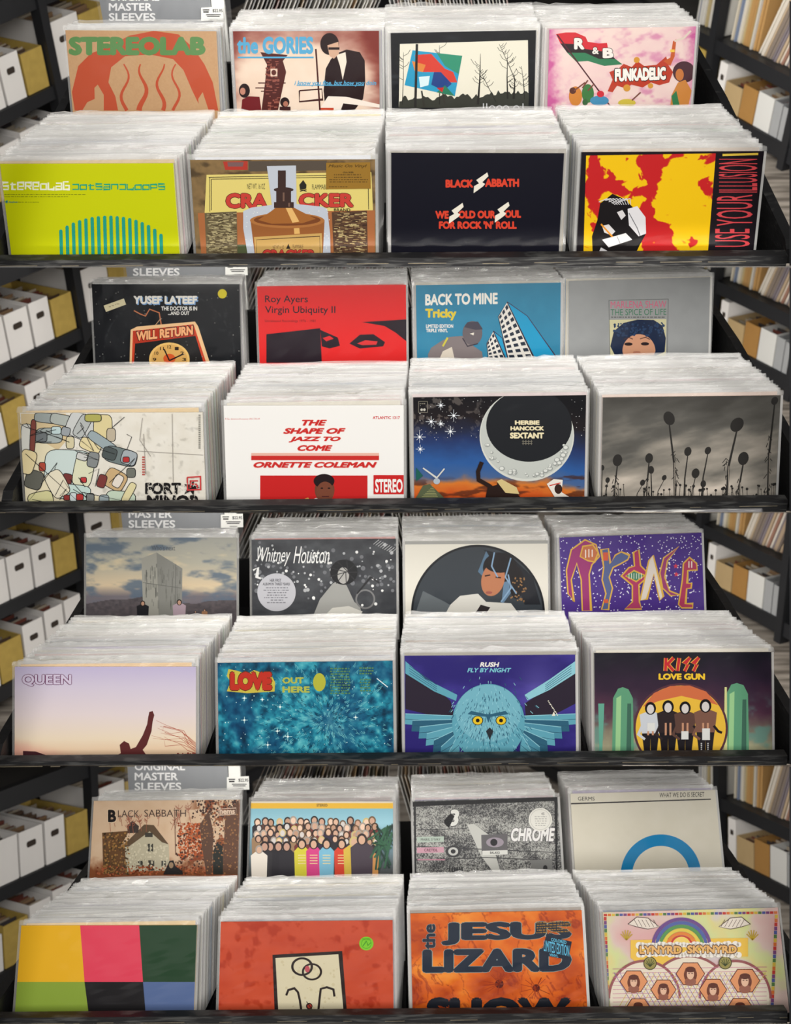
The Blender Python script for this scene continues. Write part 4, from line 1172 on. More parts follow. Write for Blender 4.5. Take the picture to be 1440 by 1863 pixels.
    c = D[1, 'B', 2]
    c.fill(lambda X, Y: mixc((46, 124, 158), (54, 136, 170), fbm(X * .03, Y * .03, 4)))
    c.text('BACK TO MINE', 108, 110, 372, 152, (238, 236, 226), .04, slope=.02); c.text('Tricky', 108, 163, 222, 206, (218, 196, 60), .05); c.text('LIMITED EDITION', 111, 220, 210, 233, (232, 230, 222), .03); c.text('TRIPLE VINYL', 111, 236, 190, 249, (232, 230, 222), .03)
    def tower(pl, pr, nw):
        (a, b, d, e) = pl
        c.poly(pl, (226, 222, 214)); c.poly(pr, (28, 150, 196)); c.line(list(pl) + [pl[0]], 2.5, (30, 32, 40)); c.line(list(pr) + [pr[0]], 2.5, (60, 40, 60))
        a, b, d, e = (np.array(q, float) for q in pl)
        for i in range(nw):
            for j in range(3):
                u0, u1, v0, v1 = j / 3 + .06, j / 3 + .27, (i + .2) / nw, (i + .75) / nw
                f = lambda u, v: (a * (1 - u) + b * u) * (1 - v) + (e * (1 - u) + d * u) * v
                c.poly([f(u0, v0), f(u1, v0), f(u1, v1), f(u0, v1)], (34, 44, 60))
    tower([(374, 192), (406, 140), (505, 346), (410, 346)], [(406, 138), (480, 190), (590, 346), (508, 346)], 9)
    tower([(332, 290), (356, 246), (400, 346), (338, 346)], [(356, 244), (388, 270), (410, 346), (402, 346)], 5)
    G = (104, 96, 100)
    c.poly([(118, 330), (130, 305), (165, 282), (195, 266), (245, 262), (285, 300), (315, 320), (318, 346), (120, 346)], (128, 118, 118)); c.poly([(160, 346), (172, 318), (205, 302), (215, 346)], (216, 206, 190)); c.ell(280, 252, 36, 44, G); c.poly([(250, 230), (262, 212), (300, 210), (318, 238), (290, 240)], (70, 66, 78)); c.line([(244, 270), (262, 300), (300, 290)], 4, (60, 56, 66)); c.line([(172, 300), (190, 268)], 7, (200, 190, 70)); c.poly([(270, 254), (286, 250), (284, 260)], (226, 220, 206))
    c.done('blue record sleeve with a cartoon tower block and white and yellow title, second bin', (60, 110, 140))
    c = D[1, 'B', 3]
    c.fill(lambda X, Y: mixc((146, 148, 148), (158, 160, 160), fbm(X * .02, Y * .02, 2)))
    c.poly([(776, 132), (994, 127), (990, 332), (780, 336)], (96, 98, 98)); c.poly([(778, 134), (992, 129), (988, 332), (782, 336)], (152, 154, 153))
    c.text('MARLENA SHAW', 783, 136, 986, 162, (206, 98, 128), .0, slope=.01); c.text('THE SPICE OF LIFE', 783, 165, 986, 188, (62, 120, 90), .0, slope=.01); smalltext(c, 784, 192, 984, 1, 8, 4, (90, 90, 90), 3)
    c.poly([(779, 204), (986, 201), (984, 334), (782, 336)], (208, 202, 160)); c.poly([(782, 300), (795, 245), (830, 215), (880, 203), (940, 204), (972, 225), (984, 270), (980, 320), (950, 334), (800, 336)], (24, 38, 66))
    c.ell(886, 318, 60, 62, (206, 150, 118), 180, 360); c.poly([(826, 318), (946, 318), (940, 332), (830, 334)], (206, 150, 118)); rr = R_(8)
    c.dots([(rr.uniform(795, 975), rr.uniform(215, 262)) for _ in range(80)], [rr.uniform(2, 6) for _ in range(80)], (38, 62, 96), 6)
    c.ell(848, 292, 15, 6, (40, 26, 28)); c.ell(908, 291, 15, 6, (40, 26, 28)); c.line([(830, 275), (850, 268), (864, 274)], 3, (70, 44, 40)); c.line([(890, 273), (910, 267), (926, 275)], 3, (70, 44, 40)); c.ell(878, 322, 14, 5, (176, 116, 92))
    c.done('plain grey record sleeve with a small framed portrait and pink and green title, second bin', (190, 190, 188))
    # ---------------- second bin, front row
    c = D[1, 'F', 0]
    c.fill(lambda X, Y: mixc((216, 210, 196), (228, 224, 214), fbm(X * .03, Y * .03, 4)) - 26 * sm(.62, .8, fbm(X * .05, Y * .05, 9))[..., None])
    INK = (40, 40, 40)
    c.poly([(76, 545), (240, 545), (245, 640), (210, 680), (120, 690), (80, 640)], (206, 186, 146)); c.poly([(82, 600), (245, 700), (330, 840), (520, 896), (90, 896)], (222, 212, 180))
    rr = R_(33); pal = [(168, 178, 180), (204, 220, 214), (214, 216, 196), (120, 124, 122), (206, 180, 130), (176, 196, 186), (140, 130, 120), (186, 194, 200)]
    def rr_poly(x, y, w, h, rot=0.0, n=20, p=.5):
        o = []
        for i in range(n):
            t = 2 * math.pi * i / n; a = abs(math.cos(t)) ** p * (1 if math.cos(t) > 0 else -1) * w; b = abs(math.sin(t)) ** p * (1 if math.sin(t) > 0 else -1) * h
            o.append((x + a * math.cos(rot) - b * math.sin(rot), y + a * math.sin(rot) + b * math.cos(rot)))
        return o
    for x, y, w, h, rot, q in ((180, 625, 48, 28, .0, (160, 170, 168)), (150, 630, 22, 18, 0, (110, 116, 118)), (205, 606, 18, 14, 0, (186, 206, 206)), (96, 640, 20, 58, 0, (214, 214, 206)), (120, 628, 10, 62, .05, (126, 70, 62)), (180, 562, 55, 18, .1, (150, 158, 156)), (225, 568, 42, 20, .2, (168, 174, 168)),
                               (295, 590, 52, 46, .4, (196, 198, 196)), (300, 590, 22, 44, .5, (176, 180, 178)), (375, 600, 34, 52, 0, (214, 200, 150)), (405, 622, 16, 24, 0, (184, 172, 150)), (256, 650, 15, 22, 0, (206, 196, 160)), (240, 610, 16, 16, .2, (150, 156, 160)), (330, 660, 40, 22, .4, (220, 206, 160)), (375, 650, 62, 18, .6, (150, 164, 168)),
                               (250, 742, 88, 66, .05, (196, 210, 206)), (305, 750, 36, 62, .2, (214, 214, 184)), (440, 700, 60, 30, .25, (110, 122, 122)), (470, 705, 28, 26, .3, (160, 168, 172)), (400, 690, 26, 22, .3, (76, 84, 84)), (460, 712, 12, 10, 0, (176, 52, 52)), (245, 785, 18, 22, .2, (116, 56, 54)), (305, 786, 11, 10, 0, (184, 60, 60)), (265, 830, 66, 28, .1, (190, 212, 204)),
                               (125, 785, 32, 34, .3, (96, 96, 88)), (155, 738, 12, 16, 0, (168, 72, 56)), (420, 785, 40, 36, .5, (196, 166, 122)), (430, 790, 16, 24, .5, (222, 212, 200)), (478, 760, 16, 17, 0, (110, 112, 104)), (372, 790, 16, 24, .3, (120, 58, 56)), (440, 860, 54, 34, .1, (190, 206, 186)), (380, 862, 18, 22, 0, (150, 164, 168)), (470, 832, 14, 40, .5, (216, 206, 160)),
                               (150, 862, 46, 34, -.2, (204, 200, 150)), (210, 800, 34, 50, -.5, (222, 214, 190)), (245, 850, 12, 10, 0, (140, 52, 50)), (268, 848, 13, 16, 0, (200, 210, 210)), (292, 848, 13, 12, 0, (176, 56, 54)), (330, 850, 14, 16, 0, (120, 124, 122)), (100, 720, 30, 44, .3, (222, 206, 160)), (340, 560, 30, 14, 0, (170, 166, 90)), (300, 700, 20, 14, .3, (200, 200, 196)), (340, 712, 20, 28, .2, (130, 134, 134))):
        P = rr_poly(x, y, w, h, rot); c.poly(P, q); c.line(P, 2.6, INK, True)
    for i in range(22):
        x, y = rr.uniform(90, 500), rr.uniform(560, 880); c.line([(x, y), (x + rr.uniform(-60, 60), y + rr.uniform(-40, 40)), (x + rr.uniform(-80, 80), y + rr.uniform(-60, 60))], 2, INK)
    c.lines([[(75, 880), (520, 892)], [(300, 830), (520, 895)], [(95, 690), (300, 880)]], 2.5, INK)
    c.lines([[(500, 680), (740, 695)], [(628, 545), (632, 800)], [(520, 560), (510, 640), (550, 700)], [(524, 618), (532, 765)]], 1.8, (150, 144, 136)); c.rects([(519, 700 + i * 9, 529, 705 + i * 9) for i in range(8)], (176, 84, 76)); c.rects([(724, 548 + i * 7, 731, 552 + i * 7) for i in range(18)], (130, 128, 120))
    c.otext('FORT', 530, 795, 660, 838, (28, 26, 26), (196, 190, 180), .05, .02, 1); c.otext('MINOR', 536, 840, 730, 890, (28, 26, 26), (196, 190, 180), .05, .02, 1)
    c.poly([(672, 838), (684, 815), (672, 800), (694, 802), (706, 788), (708, 806), (728, 812), (708, 822), (706, 842), (694, 826)], (28, 26, 26))
    c.line([(683, 776), (731, 773), (732, 820), (684, 822), (683, 776)], 5, (196, 60, 60)); c.rects([(692, 786, 698, 814), (692, 786, 722, 791), (692, 798, 718, 803), (716, 803, 722, 814)], (196, 60, 60))
    for i in range(60): c.rect(rr.uniform(530, 730), rr.uniform(795, 890), 0, 0, INK) if False else None
    c.rects([(a, b, a + rr.uniform(1, 3), b + rr.uniform(3, 9)) for a, b in [(rr.uniform(532, 728), rr.uniform(796, 886)) for _ in range(110)]], (206, 200, 190))
    c.done('off-white record sleeve crowded with outlined pastel shapes on its left half, second bin', (206, 190, 150))
    c = D[1, 'F', 1]
    WH = (236, 234, 230)
    c.fill(WH); CR = (196, 40, 38)
    c.text('FULL dynamics-frequency SPECTRUM', 820, 561, 946, 569, CR, .0, res=1); c.text('ATLANTIC 1317', 1357, 554, 1456, 565, CR, .03)
    for t, x0, x1, y in (('THE', 1100, 1190, 568), ('SHAPE OF', 1032, 1258, 598), ('JAZZ TO', 1052, 1240, 629), ('COME', 1084, 1210, 660)): c.otext(t, x0, y, x1, y + 20, CR, (226, 150, 140), .045, .02, 1.5, shear=.3)
    c.rect(915, 688, 1380, 700, (226, 176, 160)); c.rect(915, 698, 1380, 714, (196, 44, 40)); c.otext('ORNETTE COLEMAN', 924, 721, 1372, 741, CR, (226, 150, 140), .045, .02, 1.5, shear=.3)
    c.rect(948, 770, 1338, 890, (194, 34, 34)); c.poly([(1090, 890), (1110, 868), (1150, 852), (1200, 850), (1230, 872), (1245, 890)], (226, 222, 216)); c.poly([(1130, 890), (1140, 860), (1150, 870), (1152, 890)], (40, 26, 26)); c.ell(1182, 822, 36, 46, (110, 62, 46)); c.ell(1180, 790, 38, 26, (34, 22, 24)); c.ell(1184, 830, 32, 38, (116, 66, 48)); c.poly([(1100, 890), (1108, 855), (1122, 850), (1138, 870), (1130, 890)], (214, 176, 90)); c.ell(1172, 816, 5, 3, (40, 24, 22)); c.ell(1198, 816, 5, 3, (40, 24, 22)); c.line([(1172, 846), (1198, 846)], 4, (80, 38, 36))
    c.rect(1360, 768, 1470, 838, (194, 34, 34)); c.text('STEREO', 1366, 782, 1466, 832, WH, .035)
    c.done('white record sleeve with red slanted title lettering above a red picture, second bin', (236, 234, 230))
    c = D[1, 'F', 2]
    def sx(X, Y):
        n = fbm(X * .02, Y * .03, 6, 5)
        col = ramp([(480, (14, 14, 18)), (560, (30, 24, 26)), (640, (36, 52, 96)), (720, (44, 88, 150)), (775, (70, 96, 140)), (800, (206, 116, 44)), (862, (190, 70, 24))], Y + 36 * (n - .5) - 40 * sm(520, 700, X))
        fire = sm(.5, .62, fbm(X * .012, Y * .05, 3)) * sm(765, 810, Y + 60 * sm(480, 700, X))
        col = mixc(col, (66, 30, 20), fire * .7)
        st = (fbm(X * .05, Y * .05, 2, 5) > .62) * sm(660, 560, Y) * sm(380, 250, X)
        return mixc(col, (150, 140, 130), st * .45)
    c.fill(sx); rr = R_(6)
    c.dots([(rr.uniform(70, 690), rr.uniform(490, 640)) for _ in range(150)], [rr.uniform(.6, 1.8) for _ in range(150)], (206, 206, 206), 5)
    for x, y, L in ((212, 552, 22), (130, 574, 20), (165, 515, 16), (88, 630, 22), (200, 610, 20), (90, 674, 16), (165, 582, 14), (600, 520, 8)):
        c.lines([[(x - L, y), (x + L, y)], [(x, y - L), (x, y + L)], [(x - L * .5, y - L * .5), (x + L * .5, y + L * .5)], [(x + L * .5, y - L * .5), (x - L * .5, y + L * .5)]], 1.6, (214, 220, 226)); c.dots([(x, y)], 4.5, (240, 242, 244), 9)
    c.ell(478, 625, 172, 166, (206, 208, 200), n=60); c.ell(478, 622, 168, 160, (188, 192, 186), n=60); c.ell(486, 588, 156, 132, (30, 32, 36), n=60)
    for _ in range(42):
        a = rr.uniform(10, 170); d = rr.uniform(140, 158); x, y = 478 + d * math.cos(math.radians(a)) * 1.0, 622 + d * math.sin(math.radians(a)); q = rr.uniform(4, 12); c.ell(x, y, q, q * .8, (150, 154, 150), n=14); c.ell(x - 1, y - 1, q * .7, q * .55, (214, 216, 210), n=12)
    CM = (226, 214, 176)
    c.text('HERBIE', 434, 569, 524, 585, CM, .06); c.text('HANCOCK', 418, 590, 540, 606, CM, .06); c.text('SEXTANT', 416, 613, 540, 635, CM, .06); c.lines([[(464 + 10 * i, 640), (464 + 10 * i, 658)] for i in range(4)], 2.5, (120, 116, 104)); c.lines([[(460, 645), (498, 645)], [(460, 653), (498, 653)]], 2.5, (120, 116, 104))
    c.poly([(70, 858), (100, 806), (125, 800), (185, 858)], (84, 92, 66)); c.lines([[(84 + 6 * i, 858 - 6 * i), (160 - 3 * i, 858 - 6 * i)] for i in range(9)], 2, (150, 150, 100)); c.line([(100, 742), (150, 778), (178, 744)], 5, (206, 206, 200)); c.ell(150, 790, 12, 11, (170, 180, 190)); c.poly([(75, 740), (100, 770), (75, 790)], (30, 90, 80))
    SK = (38, 24, 20)
    c.line([(314, 720), (300, 755), (302, 785), (340, 806), (370, 830)], 15, SK); c.poly([(325, 858), (335, 812), (380, 800), (440, 832), (462, 858)], SK); c.ell(385, 802, 16, 18, SK); c.poly([(368, 790), (385, 782), (440, 812), (450, 836), (400, 832)], (206, 186, 130))
    c.poly([(550, 800), (575, 782), (608, 785), (604, 830), (650, 858), (585, 858)], (226, 220, 210)); c.ell(592, 818, 14, 18, (54, 34, 28)); c.line([(560, 806), (600, 796)], 4, (196, 60, 50))
    c.line([(84, 500), (116, 500), (116, 540), (84, 540), (84, 500)], 1.8, (130, 124, 112)); c.dots([(95, 530), (105, 530)], 5, (190, 186, 176)); smalltext(c, 87, 506, 114, 1, 8, 4, (130, 124, 112), 4)
    c.done('record sleeve with a cratered pale disc in starry blue sky over orange ground, second bin', (120, 110, 100))
    c = D[1, 'F', 3]
    c.fill(lambda X, Y: ramp([(0, (66, 64, 60)), (.35, (92, 90, 85)), (.6, (140, 134, 124)), (1, (206, 194, 180))], .15 + .65 * (Y - 480) / 380 + .75 * (fbm(X * .006, Y * .02 + X * .004, 5, 5) - .5)))
    ST = (44, 42, 40); rr = R_(15)
    def stalk(x, y, h, r, w, bend, seed):
        q = R_(seed); tx = x + bend; c.line([(x, y), (x + bend * .2, y - h * .5), (tx - bend * .15, y - h * .9), (tx, y - h)], w, ST, taper=max(1.5, w * .5)); c.ell(tx, y - h - r * .8, r, r * 1.3, ST, n=16, rot=bend)
        if w > 6: c.lines([[(x + q.uniform(-6, 6), y - h * f), (x + q.uniform(-16, 16), y - h * f + 16)] for f in [q.uniform(.1, .7) for _ in range(14)]], 2.5, ST); c.lines([[(x + bend * .1 + 1, y - 6), (x + bend * .2 + 1, y - h * .5)]], 1.6, (176, 166, 152))
    for i, a in enumerate(((318, 868, 290, 20, 9, -22), (505, 868, 265, 22, 10, 38), (655, 868, 360, 12, 9, 25), (98, 868, 140, 17, 7, 10), (215, 868, 150, 14, 7, 8), (350, 868, 175, 13, 6, 14), (415, 868, 180, 11, 6, 22), (550, 868, 145, 19, 8, 16), (378, 868, 95, 14, 4, 14), (232, 868, 110, 11, 5, -2), (62, 868, 75, 8, 3, 10), (175, 868, 65, 9, 3, 24), (50, 868, 120, 8, 4, 2), (412, 868, 60, 10, 4, 8), (250, 868, 84, 8, 3, 28))): stalk(a[0] + 700, *a[1:], i)
    pts = [(rr.uniform(756, 1390), rr.uniform(800, 858)) for _ in range(70)]; c.dots(pts, [rr.uniform(2, 6) for _ in pts], ST, 8); c.lines([[p, (p[0] + rr.uniform(-5, 5), 868)] for p in pts], 1.6, ST)
    c.done('grey cloudy record sleeve with dark dried seed heads on stalks, second bin', (214, 190, 176))
    # ---------------- third bin, back row
    c = D[2, 'B', 0]
    def wn(X, Y):
        n = fbm(X * .012, Y * .03, 3, 5)
        col = mixc(ramp([(95, (160, 160, 152)), (190, (172, 168, 152)), (270, (206, 186, 154)), (310, (110, 104, 110))], Y), (84, 100, 118), sm(.48, .72, n) * .85)
        col = mixc(col, (214, 196, 160), sm(.58, .75, fbm(X * .008 + 3, Y * .025, 8, 4)) * .7)
        hill = Y > 300 + 20 * fbm(X * .01, X * 0 + 2, 5) + 22 * np.abs(np.sin(X * .006))
        return np.where(hill[..., None], mixc((64, 60, 64), (98, 90, 92), fbm(X * .08, Y * .12, 2)), col)
    c.fill(wn)
    c.poly([(515, 172), (570, 150), (664, 208), (662, 380), (522, 380)], (128, 128, 122)); c.poly([(515, 172), (570, 150), (578, 380), (522, 380)], (150, 149, 140)); rr = R_(4)
    c.rects([(a, b, a + rr.uniform(2, 4), b + rr.uniform(10, 50)) for a, b in [(rr.uniform(525, 655), rr.uniform(190, 330)) for _ in range(60)]], (116, 116, 110)); c.lines([[(640, 192), (638, 380)], [(520, 260), (662, 280)]], 2, (96, 96, 92))
    for x, y, h, b in ((520, 385, 54, (30, 30, 34)), (653, 385, 58, (170, 150, 160)), (712, 385, 20, (60, 50, 50)), (745, 385, 26, (150, 110, 80))): person(c, x, y, h, b, (34, 28, 26), (180, 140, 116), .75, head=.13)
    c.text("Who's next", 552, 124, 638, 143, (84, 88, 92), -.005)
    c.done('cloudy sky record sleeve with a grey concrete block on dark hills, third bin', (190, 188, 184))
    c = D[2, 'B', 1]
    c.fill(lambda X, Y: mixc((40, 42, 46), (86, 88, 92), fbm(X * .02, Y * .03, 5))); rr = R_(12)
    for q, n, r0, r1 in (((110, 112, 116), 70, 3, 9), ((176, 178, 180), 60, 2, 7), ((232, 232, 230), 45, 2, 6)):
        c.dots([(rr.uniform(925, 1440), 230 + rr.gauss(0, 55)) for _ in range(n)], [rr.uniform(r0, r1) for _ in range(n)], q, 10)
    c.line([(922, 215), (940, 205), (935, 240), (950, 245)], 7, (226, 226, 224))
    c.poly([(1140, 382), (1165, 320), (1210, 265), (1240, 245), (1262, 270), (1290, 330), (1310, 345), (1320, 382)], (156, 156, 152)); c.poly([(1180, 382), (1210, 352), (1270, 345), (1320, 365), (1310, 382)], (206, 204, 196))
    c.ell(1252, 222, 50, 46, (26, 26, 28)); c.ell(1250, 234, 21, 30, (170, 168, 164)); c.lines([[(1262 + 7 * math.cos(i), 222), (1252 + 54 * math.cos(i * .7), 222 + 48 * math.sin(i * .7))] for i in range(9)], 3, (44, 44, 46)); c.ring(1330, 320, 30, 36, (120, 120, 120), 0, 360); c.line([(1300, 300), (1350, 240), (1380, 260)], 5, (40, 40, 42))
    WT = (238, 238, 236)
    c.text('Whitney', 938, 132, 1058, 200, WT, -.01, .38); c.text('Houston', 1068, 128, 1200, 190, WT, -.01, .38); c.line([(940, 150), (946, 126), (954, 180)], 3, WT)
    c.lines([[(1360 + 8 * i, 120 + 4 * i), (1380 + 8 * i, 104 + 4 * i)] for i in range(9)], 1.6, (206, 206, 206))
    c.part('sticker', 'round grey sticker with dark lettering')
    c.ell(1007, 295, 70, 69, (186, 186, 192), n=40)
    KK = (70, 70, 76); c.text('HER FIRST', 983, 246, 1024, 257, KK, .02); c.text('ALBUM IN THREE YEARS!', 957, 260, 1056, 270, KK, .02, res=2)
    for i, w in enumerate((42, 48, 36, 36, 46, 24, 38)): smalltext(c, 1007 - w, 277 + i * 9, 1007 + w, 1, 8, 3, (110, 110, 116), i)
    c.done('black and white record sleeve with white script title and a round grey sticker, third bin', (120, 120, 122))
    c = D[2, 'B', 2]
    c.fill((222, 218, 206)); c.poly([(33, 107), (555, 104), (555, 118), (33, 121)], (160, 160, 156))
    c.part('picture_disc', 'black picture disc behind a round window')
    c.ell(300, 372, 244, 250, (22, 24, 28), n=90); c.ell(300, 372, 236, 242, (52, 58, 64), n=90); c.poly([(70, 380), (100, 290), (180, 330), (250, 372)], (92, 98, 102)); c.poly([(320, 140), (420, 165), (500, 240), (528, 340), (470, 340), (440, 260)], (28, 30, 36)); c.poly([(330, 145), (350, 180), (320, 240), (300, 220)], (84, 112, 136)); c.poly([(395, 250), (440, 200), (425, 290), (385, 345)], (96, 124, 150))
    c.poly([(182, 372), (200, 340), (235, 308), (300, 300), (330, 330), (420, 335), (448, 372)], (206, 204, 196)); c.poly([(290, 372), (310, 340), (345, 350), (330, 372)], (40, 34, 36)); c.ell(380, 205, 62, 55, (24, 20, 22)); c.ell(440, 260, 26, 60, (26, 22, 24)); c.ell(355, 248, 42, 62, (178, 116, 82), rot=14); c.ell(380, 190, 56, 34, (24, 20, 22)); c.line([(325, 236), (345, 232)], 5, (50, 30, 26)); c.line([(364, 240), (384, 242)], 5, (50, 30, 26)); c.ell(340, 296, 12, 5, (150, 82, 70)); rr = R_(3)
    c.dots([(rr.uniform(420, 475), rr.uniform(240, 330)) for _ in range(40)], 3, (150, 112, 70), 6); c.lines([[(360, 150), (350, 200), (372, 240)], [(420, 170), (400, 240), (440, 300)], [(384, 330), (420, 280), (410, 230)]], 5, (130, 160, 190))
    c.done('cream record sleeve with a round window showing a black picture disc, third bin', (206, 204, 196))
    c = D[2, 'B', 3]
    c.fill((74, 48, 132)); rr = R_(77)
    pts = [(rr.uniform(600, 1116), rr.uniform(86, 365)) for _ in range(430)]; c.dots(pts, [rr.uniform(1.6, 2.8) for _ in pts], (228, 224, 236), 6)
    GO = (214, 170, 70); MG = (150, 52, 110)
    def glyph(P, fill): c.poly(P, fill); c.line(P, 5, GO, True)
    glyph([(680, 362), (676, 250), (660, 190), (640, 250), (650, 330), (628, 300), (622, 215), (640, 140), (690, 104), (730, 122), (742, 165), (715, 195), (705, 230), (712, 362)], MG); glyph([(672, 165), (682, 128), (718, 122), (738, 150), (725, 185), (700, 180)], (190, 110, 70)); c.rects([(690, 140, 694, 170), (702, 138, 706, 168), (714, 140, 718, 166)], (230, 220, 210))
    glyph([(750, 358), (766, 300), (752, 250), (758, 205), (748, 140), (775, 136), (782, 190), (800, 160), (822, 148), (852, 160), (846, 176), (822, 190), (792, 205), (778, 240), (790, 280), (778, 330), (776, 358)], (84, 96, 140)); c.rects([(756, 150, 774, 180), (758, 320, 774, 334)], (206, 90, 60))
    glyph([(834, 356), (862, 330), (862, 270), (822, 236), (850, 205), (870, 200), (866, 150), (886, 140), (892, 198), (926, 232), (886, 268), (888, 330), (896, 356)], (170, 60, 100)); glyph([(838, 236), (868, 216), (908, 234), (876, 256)], (76, 130, 100)); c.lines([[(850 + 9 * i, 226), (850 + 9 * i, 246)] for i in range(6)], 2.5, (214, 220, 210))
    glyph([(890, 325), (922, 180), (938, 160), (975, 310), (962, 325), (940, 230), (915, 320)], (216, 206, 196))
    glyph([(1032, 128), (990, 180), (980, 240), (998, 290), (1036, 305), (1002, 308), (972, 280), (962, 225), (976, 170)], (150, 60, 110)); c.dots([(988, 210), (986, 235), (990, 258), (998, 278), (996, 188)], 4, (220, 214, 206))
    glyph([(1042, 352), (1030, 340), (1044, 250), (1048, 190), (1070, 168), (1096, 190), (1098, 214), (1064, 216), (1062, 262), (1078, 262), (1076, 280), (1060, 282), (1056, 336), (1082, 336), (1082, 352)], (170, 56, 90)); c.rects([(1066, 182, 1070, 206), (1076, 182, 1080, 206)], (230, 220, 210))
    for x, y in ((1020, 200), (1022, 230)): c.poly([(x + 10 * (1 if i % 2 == 0 else .45) * math.sin(math.pi * i / 5), y - 10 * (1 if i % 2 == 0 else .45) * math.cos(math.pi * i / 5)) for i in range(10)], (206, 60, 80))
    c.done('purple record sleeve with white dots and gold-edged ornate letters, third bin', (200, 190, 206))
    # ---------------- third bin, front row
    c = D[2, 'F', 0]
    c.fill(lambda X, Y: mixc(ramp([(565, (188, 178, 208)), (640, (206, 196, 212)), (740, (222, 208, 208)), (830, (232, 214, 188)), (910, (226, 186, 148))], Y + 10 * (fbm(X * .01, Y * .01, 3) - .5)), (222, 164, 146), sm(.0, 60, Y - (815 + .22 * (X - 80) + 14 * fbm(X * .03, X * 0, 2))) * sm(420, 150, X) * .9))
    c.otext('QUEEN', 81, 594, 260, 637, (206, 194, 214), (104, 52, 90), .03, .05, 2)
    c.poly([(84, 908), (84, 872), (130, 874), (170, 888), (235, 905), (245, 910)], (70, 36, 42))
    SI = (92, 42, 42)
    c.poly([(412, 910), (418, 892), (440, 880), (436, 850), (452, 836), (470, 845), (476, 865), (495, 858), (520, 815), (536, 775), (540, 748), (544, 730), (556, 727), (562, 742), (556, 765), (552, 800), (535, 850), (520, 868), (535, 890), (546, 910)], SI)
    rr = R_(21)
    for i in range(10): c.line([(722, 880 - i * 4), (690 + rr.uniform(-10, 10), 868 - i * 5 + rr.uniform(-6, 6)), (655 + rr.uniform(-15, 15), 850 - i * 7 + rr.uniform(-10, 10)), (610 + rr.uniform(-15, 15), 848 - i * 8 + rr.uniform(-12, 12)), (570 + rr.uniform(-20, 40), 835 - i * 7 + rr.uniform(-14, 14))], 2.2, (176, 92, 72), taper=.8)
    c.dots([(rr.uniform(640, 722), rr.uniform(880, 908)) for _ in range(60)], [rr.uniform(2, 5) for _ in range(60)], (150, 72, 60), 6)
    c.done('lilac to peach sunset record sleeve with a dark raised-arm silhouette, third bin', (226, 214, 220))
    c = D[2, 'F', 1]
    def lv(X, Y):
        dx, dy = X - 1195, Y - 762; r = np.hypot(dx, dy); a = np.arctan2(dy, dx)
        n = fbm(a * 7 + 20, r * .035, 3, 4) * .5 + .5 * fbm(X * .045, Y * .045, 5, 4)
        col = ramp([(.25, (8, 44, 66)), (.45, (18, 92, 120)), (.6, (40, 138, 160)), (.78, (104, 190, 196))], n + .24 * np.exp(-r / 120) - .04)
        return mixc(col, (10, 50, 92), sm(.5, .7, fbm(X * .008, Y * .012, 9)) * .5)
    c.fill(lv, 1.2); rr = R_(31)
    c.dots([(rr.uniform(800, 1430), rr.uniform(560, 900)) for _ in range(120)], [rr.uniform(.8, 2.4) for _ in range(120)], (190, 226, 226), 6)
    pet = {0: [], 1: []}
    for i in range(620):
        a = rr.uniform(0, 6.283); d = 14 + 250 * rr.random() ** .8; x, y = 1195 + d * math.cos(a), 762 + d * math.sin(a) * .85; L = rr.uniform(6, 20)
        if 805 < x < 1425 and y > 560: pet[i % 2].append([(x - 3 * math.sin(a), y + 3 * math.cos(a)), (x + L * math.cos(a), y + L * math.sin(a)), (x + 3 * math.sin(a), y - 3 * math.cos(a))])
    c.lines(pet[0], 1.8, (10, 58, 82)); c.lines(pet[1], 1.5, (112, 190, 198))
    for x, y, L in ((1048, 820, 16), (890, 760, 12), (1010, 800, 10), (1020, 712, 10), (955, 685, 8), (890, 680, 9), (975, 850, 12), (1295, 750, 9)): c.lines([[(x - L, y), (x + L, y)], [(x, y - L), (x, y + L)]], 2, (170, 220, 222)); c.dots([(x, y)], 4, (226, 240, 236), 8)
    c.poly([(826, 655), (840, 620), (826, 600), (832, 574), (862, 580), (900, 592), (925, 578), (960, 590), (990, 600), (1002, 622), (1000, 656), (900, 662)], (196, 180, 70)); c.otext('LOVE', 838, 584, 990, 652, (186, 48, 34), (90, 50, 24), .09, .03, 3)
    OL = (172, 178, 76)
    c.text('OUT', 1028, 604, 1106, 627, OL, .05); c.text('HERE', 1028, 637, 1128, 660, OL, .05); c.ell(1163, 622, 23, 33, (176, 176, 60)); smalltext(c, 1200, 570, 1275, 10, 10, 5, (84, 128, 84), 5); smalltext(c, 1305, 568, 1360, 3, 10, 5, (84, 128, 84), 6); smalltext(c, 1310, 610, 1350, 5, 10, 5, (84, 128, 84), 7)
    c.line([(1372, 608), (1412, 640)], 3, (226, 236, 236))
    c.done('turquoise record sleeve of radiating crystals with red and yellow bubble title, third bin', (206, 206, 200))
    c = D[2, 'F', 2]
    c.fill(lambda X, Y: mixc((42, 34, 108), (64, 54, 140), sm(.4, .8, fbm(X * .006, Y * .012, 4)) ) + 30 * np.exp(-((X - 520) / 70) ** 2 - ((Y - 640) / 90) ** 2)[..., None])
    TE = (92, 158, 176); DT = (44, 92, 116); LT = (138, 194, 206)
    c.poly([(36, 560), (100, 600), (200, 690), (215, 745), (120, 740), (36, 720)], (42, 34, 48)); c.poly([(655, 575), (560, 640), (470, 700), (475, 760), (560, 750), (655, 700)], (42, 34, 48))
